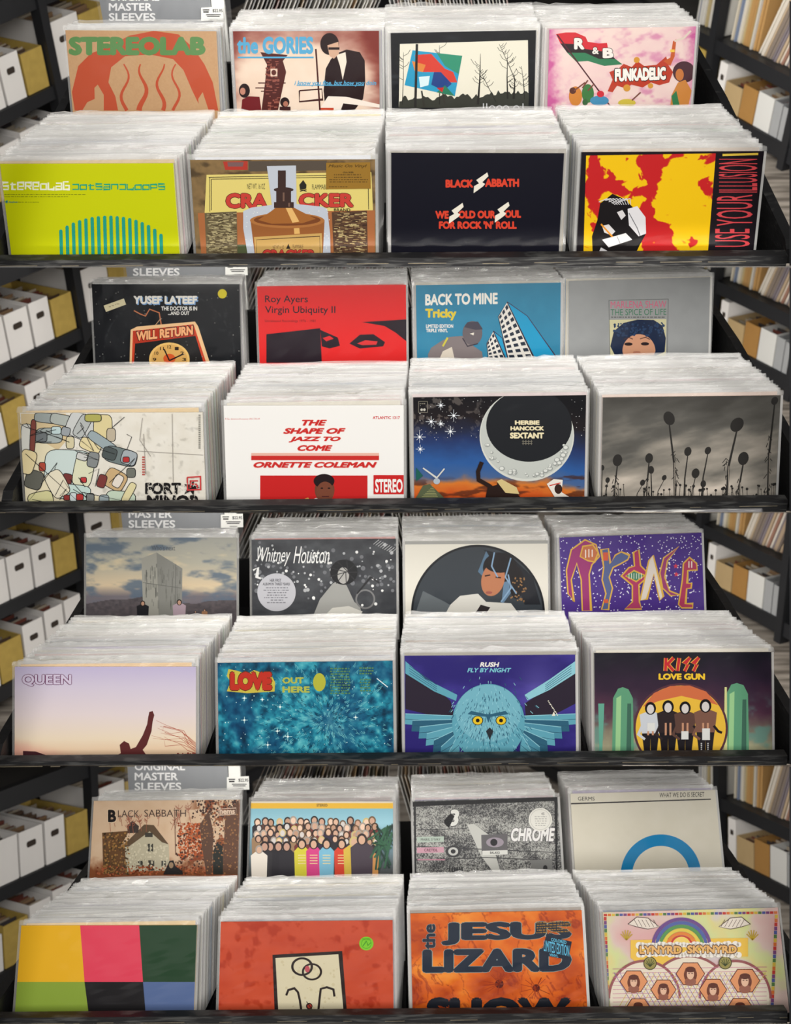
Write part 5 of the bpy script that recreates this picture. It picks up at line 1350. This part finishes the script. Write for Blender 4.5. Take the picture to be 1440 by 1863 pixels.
    for s in (0, 1):
        for i in range(7):
            a0 = (36 if s == 0 else 655); q = 1 if s == 0 else -1
            P = [(225 if s == 0 else 462, 745 + i * 12), (a0 + q * (i * 26), 745 + i * 24 - 8), (a0 + q * (i * 26 - 4), 775 + i * 26 if i < 5 else 895), (235 if s == 0 else 452, 790 + i * 16)]
            c.poly(P, [TE, DT, (74, 136, 158)][i % 3]); c.line([P[0], P[1]], 2.5, LT); c.line([((P[0][0] + P[3][0]) / 2, (P[0][1] + P[3][1]) / 2), ((P[1][0] + P[2][0]) / 2, (P[1][1] + P[2][1]) / 2)], 1.6, (40, 80, 100))
    c.poly([(36, 545), (110, 610), (225, 668), (220, 690), (140, 655), (36, 590)], TE); c.poly([(655, 545), (560, 612), (470, 668), (480, 688), (560, 650), (655, 590)], LT); c.lines([[(50, 562 + 9 * i), (150, 632 + 7 * i)] for i in range(4)], 2, DT); c.lines([[(640, 562 + 9 * i), (545, 632 + 7 * i)] for i in range(4)], 2, DT)
    c.ell(338, 770, 132, 142, TE, n=50); c.ell(338, 735, 118, 104, (112, 172, 188), n=40); rr = R_(41)
    c.lines([[(x, y), (x + (x - 338) * .06, y + 10)] for x, y in [(338 + rr.gauss(0, 62), 770 + rr.gauss(0, 62)) for _ in range(260)]], 2, DT); c.lines([[(x, y), (x + (x - 338) * .06, y + 9)] for x, y in [(338 + rr.gauss(0, 62), 765 + rr.gauss(0, 60)) for _ in range(220)]], 2, LT)
    c.poly([(262, 738), (330, 748), (338, 770), (346, 748), (412, 738), (400, 726), (345, 738), (330, 738), (275, 726)], DT)
    for x in (299, 384): c.ell(x, 761, 20, 17, (30, 36, 40)); c.ell(x, 761, 17, 15, (226, 190, 40)); c.ell(x, 761, 7, 7, (24, 22, 20))
    c.poly([(329, 800), (343, 786), (356, 800), (343, 832)], (40, 44, 50))
    c.text('RUSH', 307, 549, 378, 566, (230, 226, 220), .04, .2); c.text('FLY BY NIGHT', 261, 570, 421, 586, (120, 190, 206), .03, .25)
    c.dots([(556 + 3 * i, 690 + 4.5 * i + (i % 3)) for i in range(12)], 2.5, (226, 222, 206), 5); c.poly([(568, 744), (576, 728), (582, 744)], (230, 226, 206))
    c.done('purple-blue record sleeve with a teal yellow-eyed bird and spread feathers, third bin', (190, 186, 196))
    c = D[2, 'F', 3]
    c.fill(lambda X, Y: mixc(ramp([(515, (26, 26, 34)), (620, (48, 34, 52)), (720, (78, 48, 66)), (800, (120, 110, 96)), (885, (176, 176, 140))], Y + 60 * (fbm(X * .02, Y * .02, 3) - .5)), (96, 140, 130), sm(.55, .8, fbm(X * .015, Y * .02, 6)) * sm(640, 760, Y) * .8))
    for x0, x1, top in ((788, 866, 640), (1200, 1285, 625)):
        c.poly([(x0, 890), (x0 + 4, top + 40), (x0 + 22, top + 6), ((x0 + x1) / 2, top), (x1 - 18, top + 8), (x1 - 2, top + 40), (x1 + 2, 890)], (92, 150, 116)); c.poly([(x0 + 12, 885), (x0 + 16, top + 40), (x0 + 34, top + 30), (x0 + 30, 885)], (150, 196, 140)); c.poly([(x1 - 26, 885), (x1 - 22, top + 60), (x1 - 8, top + 60), (x1 - 8, 885)], (62, 100, 84))
    c.poly([(1196, 890), (1198, 640), (1206, 640), (1208, 890)], (206, 206, 140)); c.poly([(742, 890), (738, 700), (760, 700), (752, 890)], (96, 160, 140))
    c.ell(1038, 790, 172, 164, (84, 50, 60), n=60); c.ell(1038, 790, 164, 156, (224, 180, 62), n=60); c.poly([(900, 712), (940, 662), (1000, 636), (1070, 634), (1130, 656), (1175, 706), (1120, 690), (1040, 672), (960, 690)], (200, 106, 66))
    for x, h, b, lg in ((928, 190, (196, 200, 206), (30, 26, 30)), (992, 196, (44, 34, 36), (28, 24, 28)), (1054, 192, (90, 64, 56), (30, 26, 30)), (1128, 200, (120, 84, 70), (36, 32, 36))):
        person(c, x, 892, h, b, (20, 18, 20), (206, 200, 196), .40, legs=lg, head=.085)
        c.line([(x - 30, 780), (x - 44, 812), (x - 20, 830)], 9, b); c.line([(x + 30, 780), (x + 46, 800), (x + 60, 806)], 9, (30, 26, 30)); c.rects([(x - 12, 770, x - 5, 815), (x + 5, 770, x + 12, 815)], (190, 140, 110))
    c.rects([(916, 770, 944, 800), (1040, 800, 1066, 830), (1116, 790, 1144, 832)], (214, 214, 210)); c.dots([(1113 + 24 * (i % 2), 845 + 7 * (i // 2)) for i in range(12)], 3, (190, 190, 190), 5)
    RD = (188, 44, 50); OR = (222, 160, 70)
    for w, col in ((15, OR), (10, RD)):
        c.line([(984, 534), (982, 581)], w, col); c.line([(1012, 533), (988, 558)], w, col); c.line([(990, 556), (1012, 581)], w, col); c.line([(1032, 534), (1026, 581)], w, col)
        for x in (1062, 1094): c.line([(x + 10, 532), (x - 10, 554), (x + 2, 558), (x - 10, 582)], w * .9, col)
    c.text('LOVE GUN', 957, 590, 1126, 613, (232, 190, 50), .055)
    c.dots([(1228, 884)], 8, (24, 22, 24), 10)
    c.done('dark painted record sleeve with a golden arch, green pillars and four figures, third bin', (206, 196, 176))
    # ---------------- bottom bin, back row
    c = D[3, 'B', 0]
    c.fill(lambda X, Y: mixc(mixc((206, 180, 152), (196, 166, 136), fbm(X * .03, Y * .03, 3)), (128, 72, 40), np.clip(sm(330, 395, Y + 50 * (fbm(X * .05, Y * .05, 9) - .5)) + 1.2 * sm(.48, .6, fbm(X * .05, Y * .05, 7, 5)) * sm(690, 760, X + .1 * Y), 0, 1)), 1.3)
    rr = R_(50)
    c.poly([(372, 250), (470, 243), (440, 300), (470, 310), (470, 402), (376, 402)], (96, 66, 40)); c.poly([(455, 300), (520, 225), (545, 222), (590, 260), (615, 295), (618, 388), (460, 392)], (178, 170, 146)); c.poly([(440, 305), (525, 220), (560, 222), (614, 292), (590, 285), (545, 245), (470, 300)], (90, 72, 54)); c.poly([(462, 225), (482, 206), (506, 226), (504, 250), (466, 252)], (60, 50, 46)); c.rects([(538, 290, 558, 318), (500, 352, 520, 372), (540, 350, 562, 388), (588, 352, 604, 372), (528, 250, 556, 266)], (62, 60, 54)); c.rects([(546, 292, 550, 316), (508, 352, 511, 372), (594, 352, 597, 372)], (170, 168, 150))
    for q, n, b in (((146, 66, 34), 320, (650, 745, 215, 350)), ((188, 92, 44), 200, (650, 745, 215, 340)), ((74, 44, 32), 150, (640, 750, 230, 400)), ((60, 40, 34), 260, (745, 880, 130, 400)), ((140, 72, 40), 200, (745, 880, 130, 405)), ((120, 60, 34), 240, (350, 860, 370, 405)), ((176, 96, 60), 160, (350, 860, 372, 405)), ((74, 58, 36), 160, (376, 470, 250, 400)), ((150, 110, 60), 120, (376, 470, 250, 400)), ((200, 192, 166), 120, (470, 610, 290, 385)), ((60, 36, 30), 120, (700, 860, 132, 200))):
        pts = [(rr.uniform(b[0], b[1]), rr.uniform(b[2], b[3])) for _ in range(n)]; c.dots(pts, [rr.uniform(1.5, 5) for _ in pts], q, 5)
    c.poly([(752, 402), (735, 300), (728, 220), (760, 170), (778, 250), (772, 402)], (84, 58, 44)); c.poly([(800, 402), (815, 300), (820, 190), (870, 130), (880, 300), (870, 402)], (92, 62, 46)); c.poly([(776, 402), (775, 320), (790, 285), (812, 300), (812, 402)], (34, 36, 32)); c.dots([(rr.uniform(735, 878), rr.uniform(180, 400)) for _ in range(160)], [rr.uniform(1, 4) for _ in range(160)], (150, 104, 64), 5)
    for i in range(16): x = rr.uniform(400, 720); tree(c, x, rr.uniform(215, 260), rr.uniform(40, 90), (150, 90, 70), 60 + i, 1.6, rr.uniform(-.3, .3))
    c.line([(640, 330), (636, 160)], 3, (110, 76, 60)); c.poly([(595, 402), (605, 380), (618, 352), (632, 350), (640, 372), (665, 390), (668, 402)], (30, 26, 26)); c.ell(624, 368, 8, 11, (150, 124, 96))
    c.otext('B', 394, 166, 424, 212, (26, 20, 20), (216, 190, 160), .05, .02, 3); c.otext('LACK', 430, 168, 508, 194, (60, 40, 34), (210, 184, 156), .0, .02, 1); c.otext('SABBATH', 526, 166, 678, 192, (60, 40, 34), (210, 184, 156), .0, .02, 1)
    c.line([(795, 164), (860, 160), (860, 183), (795, 186), (795, 164)], 2, (206, 180, 160)); c.otext('nems', 800, 167, 856, 182, (216, 190, 166), (90, 60, 46), .04, .04, 1)
    c.done('autumn landscape record sleeve with an old stone house and black antique title, bottom bin', (150, 120, 100))
    c = D[3, 'B', 1]
    c.fill(lambda X, Y: ramp([(135, (214, 206, 190)), (141, (214, 206, 190)), (143, (226, 178, 56)), (161, (226, 178, 56)), (163, (130, 180, 196)), (215, (150, 196, 210)), (260, (126, 168, 184)), (405, (70, 70, 70))], Y), 1.0)
    c.text('STEREO', 1153, 145, 1192, 155, (60, 46, 30), .02); rr = R_(64)
    # a generic crowd in five rising rows
    clo = [(40, 38, 44), (70, 60, 60), (120, 110, 110), (90, 60, 50), (60, 80, 110), (150, 120, 90), (160, 150, 140), (46, 40, 60), (110, 50, 46)]; hairs = [(30, 26, 26), (70, 50, 36), (110, 84, 60), (160, 150, 140), (200, 180, 120), (52, 40, 40)]; skins = [(214, 176, 150), (200, 160, 136), (228, 196, 172), (186, 146, 120), (206, 200, 196)]
    for row, (yb, n, h) in enumerate(((290, 17, 88), (310, 18, 86), (330, 19, 84), (352, 18, 80))):
        for i in range(n):
            x = 925 + (i + .5) * (445 / n) + rr.uniform(-5, 5) + (row % 2) * 8
            person(c, x, yb + rr.uniform(-4, 4), h * rr.uniform(.92, 1.06), rr.choice(clo), rr.choice(hairs), rr.choice(skins), .42, head=.12)
    for x, q in ((985, (38, 36, 40)), (1015, (36, 34, 40)), (1045, (40, 38, 44)), (965, (44, 42, 46))): person(c, x, 410, 120, q, (40, 30, 30), (190, 150, 130), .42, head=.11)
    for x, q in ((1100, (206, 196, 60)), (1143, (206, 66, 130)), (1190, (120, 180, 206)), (1245, (206, 66, 46))): person(c, x, 412, 132, q, (36, 28, 28), (206, 166, 140), .38, head=.1); c.rects([(x - 14, 330 + 10 * i, x + 14, 333 + 10 * i) for i in range(4)], (226, 206, 150))
    for x, h, q in ((945, 110, (226, 218, 206)), (1290, 140, (206, 176, 70)), (1350, 108, (196, 140, 80)), (1318, 150, (70, 60, 70))): person(c, x, 412, h, q, rr.choice(hairs), (206, 166, 140), .5, head=.1)
    for i in range(22): c.line([(1400, 275 + rr.uniform(-20, 40)), (1400 + rr.uniform(-45, 35), 240 + rr.uniform(-30, 60)), (1400 + rr.uniform(-60, 38), 270 + rr.uniform(-10, 120))], 7, rr.choice([(40, 76, 60), (52, 96, 70), (34, 56, 50)]))
    c.done('record sleeve with a yellow top band over a crowd of colourful figures, bottom bin', (206, 200, 190))
    c = D[3, 'B', 2]
    c.fill(lambda X, Y: mixc((58, 58, 60), (176, 176, 170), sm(.3, .7, .5 * vn(X * .45, Y * .45, 3) + .5 * fbm(X * .02, Y * .04, 5))), 0.9)
    c.poly([(62, 138), (590, 120), (590, 134), (62, 155)], (26, 26, 28)); c.poly([(578, 130), (590, 128), (590, 402), (584, 402)], (30, 30, 32)); c.poly([(66, 155), (74, 155), (76, 402), (64, 402)], (40, 40, 42))
    c.otext('3', 194, 165, 232, 226, (214, 214, 208), (30, 30, 32), .05, .03, 2, shear=.15); c.poly([(176, 206), (200, 180), (215, 190), (195, 232), (182, 222)], (22, 22, 24))
    c.poly([(260, 220), (285, 218), (345, 262), (382, 392), (355, 392), (312, 335)], (190, 190, 184)); c.lines([[(80, 240), (260, 235)], [(80, 300), (590, 322)], [(80, 350), (330, 340), (590, 352)], [(230, 350), (250, 402)]], 3, (60, 60, 62)); c.ell(210, 318, 28, 22, (60, 60, 62)); c.ell(210, 318, 18, 15, (190, 190, 186)); c.ell(210, 318, 9, 8, (50, 50, 52))
    c.poly([(312, 258), (408, 254), (408, 326), (314, 330)], (96, 94, 96)); c.ell(362, 285, 32, 18, (150, 140, 150)); c.ell(358, 285, 13, 13, (40, 38, 42)); c.poly([(316, 316), (408, 313), (408, 329), (316, 332)], (214, 214, 208)); c.text('BALARD', 344, 318, 380, 327, (40, 40, 42), .02)
    c.poly([(78, 266), (176, 263), (176, 283), (78, 286)], (170, 184, 172)); c.text("MAIRIL D'IVRY", 92, 270, 164, 279, (60, 62, 60), .01, res=1); c.poly([(78, 304), (176, 302), (176, 322), (78, 324)], (196, 150, 164)); c.text('CRETEIL', 104, 308, 154, 318, (90, 50, 66), .02)
    c.otext('CHROME', 420, 232, 580, 282, (230, 228, 226), (60, 54, 60), .045, .03, 2, shear=.2); c.rects([(80, 346, 180, 350)], (190, 130, 150)); c.poly([(490, 350), (570, 345), (572, 392), (500, 392)], (120, 120, 118)); c.ell(545, 378, 8, 10, (40, 40, 42)); c.rects([(195 + 9 * i, 375, 200 + 9 * i, 392) for i in range(6)], (60, 60, 62))
    c.part('sticker', 'round white sticker')
    c.ell(527, 202, 43, 42, (222, 220, 212), n=36); c.ring(527, 202, 36, 37.5, (180, 178, 172)); c.text('45', 530, 176, 542, 186, (120, 116, 112), .02); smalltext(c, 505, 190, 550, 5, 8, 3, (170, 168, 162), 3)
    c.done('grainy grey record sleeve with a round white sticker and station name strips, bottom bin', (90, 88, 90))
    c = D[3, 'B', 3]
    c.fill(lambda X, Y: mixc((206, 200, 182), (214, 208, 192), fbm(X * .02, Y * .02, 5)))
    c.text('GERMS', 664, 119, 725, 133, (40, 38, 38), .005); c.text('WHAT WE DO IS SECRET', 961, 105, 1124, 122, (40, 38, 38), .003, slope=.02); c.poly([(637, 142), (1148, 126), (1148, 130), (637, 147)], (40, 36, 40))
    c.ring(966, 402, 104, 146, (14, 124, 178), 0, 360, 80)
    c.done('cream record sleeve with a thick blue ring and thin black title line, bottom bin', (206, 200, 180))
    # ---------------- bottom bin, front row
    c = D[3, 'F', 0]
    c.fill((226, 172, 36))
    c.poly([(292, 585), (507, 585), (521, 793), (308, 793)], (220, 66, 88)); c.poly([(507, 585), (722, 585), (734, 793), (521, 793)], (34, 64, 40))
    c.poly([(40, 793), (308, 793), (322, 945), (40, 945)], (134, 158, 58)); c.poly([(308, 793), (521, 793), (530, 940), (322, 940)], (28, 26, 28)); c.poly([(521, 793), (760, 793), (760, 940), (530, 940)], (86, 106, 150))
    c.done('record sleeve divided into six flat colour blocks, yellow, pink, green, black and blue, bottom bin', (222, 180, 90))
    c = D[3, 'F', 1]
    c.fill(lambda X, Y: mixc((186, 66, 40), (204, 82, 50), fbm(X * .015, Y * .02, 3)) - 22 * sm(.58, .75, fbm(X * .03, Y * .03, 8))[..., None])
    INK = (40, 28, 26); rr = R_(2)
    c.poly([(992, 694), (1246, 680), (1264, 930), (1000, 930)], INK); c.poly([(1003, 706), (1232, 692), (1252, 930), (1014, 930)], (214, 204, 172))
    c.dots([(rr.uniform(1020, 1235), rr.uniform(715, 905)) for _ in range(50)], [rr.uniform(2, 7) for _ in range(50)], (204, 192, 156), 7)
    c.ring(1100, 737, 31, 40, INK, ky=.85); c.ring(1136, 756, 29, 37, INK, ky=.85); c.ell(1119, 746, 9, 12, (186, 80, 90))
    c.line([(1042, 842), (1050, 822), (1072, 816), (1085, 830), (1092, 860), (1096, 890), (1104, 925)], 8, INK); c.line([(1218, 846), (1214, 820), (1190, 812), (1168, 818), (1164, 850), (1160, 890), (1150, 925)], 8, INK)
    c.ell(1126, 881, 12, 12, INK); c.ell(1127, 881, 8, 8, (170, 60, 44)); c.line([(1116, 864), (1136, 892)], 3, INK)
    c.part('sticker', 'round green sticker'); c.ell(1334, 653, 26, 25, (120, 196, 40), n=30); c.ring(1334, 653, 17, 18.5, (60, 140, 30)); c.text('STINKWEEDS', 1318, 634, 1350, 641, (60, 130, 30), .0, res=1); c.line([(1322, 662), (1334, 644), (1340, 660), (1350, 650)], 3, (60, 140, 30))
    c.done('red-orange record sleeve with a cream panel of black curves and a green sticker, bottom bin', (206, 200, 190))
    c = D[3, 'F', 2]
    def jl(X, Y):
        n = fbm(X * .008, Y * .012, 3, 5); m = np.abs(fbm(X * .02 + n * 3, Y * .012 + n * 3, 8, 5) - .5)
        col = ramp([(.25, (170, 62, 14)), (.5, (214, 98, 22)), (.75, (236, 142, 48))], n)
        return mixc(col, (130, 36, 14), sm(.04, .0, m) * .6)
    c.fill(jl, 1.3); TQ = (30, 40, 56)
    c.dots([(378, 800), (512, 815)], [16, 14], (84, 24, 16), 12); rr = R_(6)
    for X0, Y0 in ((378, 800), (512, 815)): c.lines([[(X0, Y0), (X0 + 60 * math.cos(a), Y0 + 40 * math.sin(a))] for a in [rr.uniform(0, 6.28) for _ in range(16)]], 2, (150, 50, 16))
    c.otext('JESUS', 166, 576, 642, 660, TQ, (150, 170, 160), .06, .012, 1.5, slope=.01); c.otext('LIZARD', 98, 674, 642, 760, TQ, (150, 170, 160), .06, .012, 1.5, slope=.01); c.otext('the', 98, 582, 146, 674, TQ, (150, 170, 160), .04, .012, 1, vert=True)
    c.text('SHOW', 113, 848, 640, 962, (20, 24, 34), .07)
    smalltext(c, 512, 576, 645, 5, 9, 4, (150, 110, 40), 4, .05)
    c.part('sticker', 'dark blue tilted sticker reading COLORED LIMITED EDITION VINYL')
    c.poly([(548, 624), (642, 646), (628, 712), (530, 694)], (26, 34, 50)); c.text('COLORED', 566, 632, 622, 644, (90, 176, 206), .03, slope=-.2); c.text('LIMITED EDITION', 540, 640, 632, 680, (96, 186, 220), .01, slope=-.22); c.text('VINYL', 560, 688, 592, 698, (90, 176, 206), .03, slope=-.2)
    c.done('fiery orange record sleeve with huge dark blue capitals and a tilted blue sticker, bottom bin', (200, 140, 80))
    c = D[3, 'F', 3]
    c.fill(lambda X, Y: ramp([(0, (214, 160, 160)), (.35, (214, 190, 180)), (.5, (206, 212, 150)), (.65, (216, 206, 140)), (.8, (206, 196, 196)), (1, (214, 170, 170))], np.clip(.5 + .9 * (fbm(X * .008, Y * .008, 4) - .5) + .5 * np.sin(X * .012) * .5, 0, 1)))
    c.poly([(745, 532), (1398, 520), (1396, 930), (745, 930)], (220, 204, 180)) if False else None
    pal = [(186, 60, 56), (206, 110, 56), (206, 176, 70), (84, 120, 70), (80, 90, 150), (120, 70, 120)]
    for i in range(44): c.poly([(758 + i * 14.4, 545 - i * .22), (770 + i * 14.4, 545 - i * .22), (770 + i * 14.4, 554 - i * .22), (758 + i * 14.4, 554 - i * .22)], pal[i % 6])
    for i in range(26): c.rect(758 + i * .5, 556 + i * 14.5, 768 + i * .5, 569 + i * 14.5, pal[(i * 5) % 6]); c.rect(1380 - i * .7, 548 + i * 14.5, 1391 - i * .7, 561 + i * 14.5, pal[(i * 5 + 2) % 6])
    c.poly([(855, 640), (1282, 632), (1282, 700), (1180, 700), (1070, 690), (940, 770), (855, 705)], (232, 190, 80))
    for i, q in enumerate(((110, 76, 136), (84, 100, 160), (90, 146, 84), (220, 196, 80), (222, 130, 60), (196, 60, 52))): c.ring(1040, 668, 110 - 13 * i - 12, 110 - 13 * i, q, 180, 360, 40)
    c.ell(1040, 662, 34, 34, (236, 206, 110), 180, 360)
    for s in (-1, 1):
        P = [(1068 + s * 108, 592), (1068 + s * 150, 560), (1068 + s * 190, 556), (1068 + s * 222, 582), (1068 + s * 190, 592), (1068 + s * 150, 600)]; c.poly(P, (226, 214, 200)); c.line(P, 2.5, (70, 50, 50), True); c.lines([[(1068 + s * (115 + 14 * i), 592), (1068 + s * (130 + 14 * i), 566)] for i in range(6)], 1.8, (90, 70, 66))
    for x in (840, 1298): c.lines([[(x, 640), (x + 22 * math.cos(a), 625 - 22 * abs(math.sin(a)))] for a in (.3, .8, 1.3, 1.8, 2.3, 2.8)], 3.5, (190, 160, 50))
    for X0, R0 in ((1068, 150), (905, 126), (1235, 126)): c.ell(X0, 860 if X0 == 1068 else 852, R0, R0 * 1.06, (228, 216, 196), n=50); c.ring(X0, 860 if X0 == 1068 else 852, R0 - 2, R0 + 7, (150, 90, 90), 180, 360, 50, 1.06)
    rr = R_(9); L = {0: [], 1: [], 2: []}
    for i in range(-14, 40):
        for j, (dx, dy) in enumerate(((1, 0), (.5, .866), (.5, -.866))):
            x0, y0 = 780 + i * 20, 905
            if j == 0:
                if 0 <= i < 12: L[0].append([(790 - 0, 745 + i * 15), (1350, 738 + i * 15)])
            else:
                P = [(x0 + s * 170 * dx * (1 if j == 1 else 1), y0 - s * 170 * .866) for s in (0, 1)] if j == 1 else [(x0, y0), (x0 - 85, y0 - 147)]
                if P[0][0] > 785 and P[0][0] < 1360 and P[1][0] < 1350 and P[1][0] > 790: L[j].append(P)
    c.lines(L[0], 1.8, (196, 120, 150)); c.lines(L[1], 2, (206, 180, 70)); c.lines(L[2], 2, (140, 110, 170))
    for x, y, r in ((866, 790, 50), (974, 820, 46), (1072, 762, 52), (1154, 820, 50), (1270, 787, 54), (882, 888, 46), (1252, 890, 50)):
        P = [(x + r * math.cos(math.radians(60 * i)), y + r * .88 * math.sin(math.radians(60 * i))) for i in range(6)]; c.poly(P, (222, 150, 104)); c.line(P, 3, (96, 50, 44), True)
        c.ell(x, y + 4, r * .46, r * .56, (112, 64, 50)); c.ell(x, y + 30 * r / 54, r * .4, r * .3, (150, 96, 80)); c.ell(x, y + 2, r * .25, r * .36, (226, 184, 156)); c.ell(x, y - 16 * r / 54, r * .36, r * .2, (96, 54, 44)); c.rects([(x - r * .16, y - 3, x - r * .04, y), (x + r * .06, y - 3, x + r * .18, y)], (84, 46, 40))
    for x, y in ((925, 724), (1198, 722)): c.ell(x, y, 24, 23, (150, 140, 80)); c.ring(x, y, 21, 24, (70, 66, 40)); c.lines([[(x, y + 12), (x + 16 * math.cos(a), y - 2 - 14 * math.sin(a))] for a in (0, .6, 1.2, 1.9, 2.5, 3.1)], 2.5, (60, 70, 40))
    rr = R_(5); c.dots([(885 + i * 12.5, 658 + rr.uniform(-4, 4)) for i in range(30)], [rr.uniform(9, 13) for _ in range(30)], (236, 230, 220), 12); c.dots([(885 + i * 12.5, 690 + rr.uniform(-4, 4)) for i in range(30)], [rr.uniform(9, 13) for _ in range(30)], (236, 230, 220), 12)
    c.otext('LYNYRD', 886, 660, 1040, 690, (226, 176, 110), (80, 44, 40), .05, .05, 3); c.otext('SKYNYRD', 1060, 658, 1240, 688, (226, 176, 110), (80, 44, 40), .05, .05, 3)
    c.done('pastel rainbow record sleeve with hexagon portraits over a triangle lattice, bottom bin', (226, 210, 180))
# ------------------------------------------------------------------ build everything
covers = make_covers()
DIVX = [[0, 0, 0] for _ in range(4)]
for cv in covers:
    pass
for k in range(4):
    fr = sorted([c for c in covers if c.k == k and c.row == 'F'], key=lambda c: c.col)
    for i in range(3):
        DIVX[k][i] = 0.5 * ((fr[i].O[0] + fr[i].W / 2) + (fr[i + 1].O[0] - fr[i + 1].W / 2))
build_shell()
for k in range(4):
    build_room(k)
    build_bin(k, covers)
    build_left(k)
    build_right(k)
    build_rear(k)
build_stacks(covers)
draw_covers(covers)
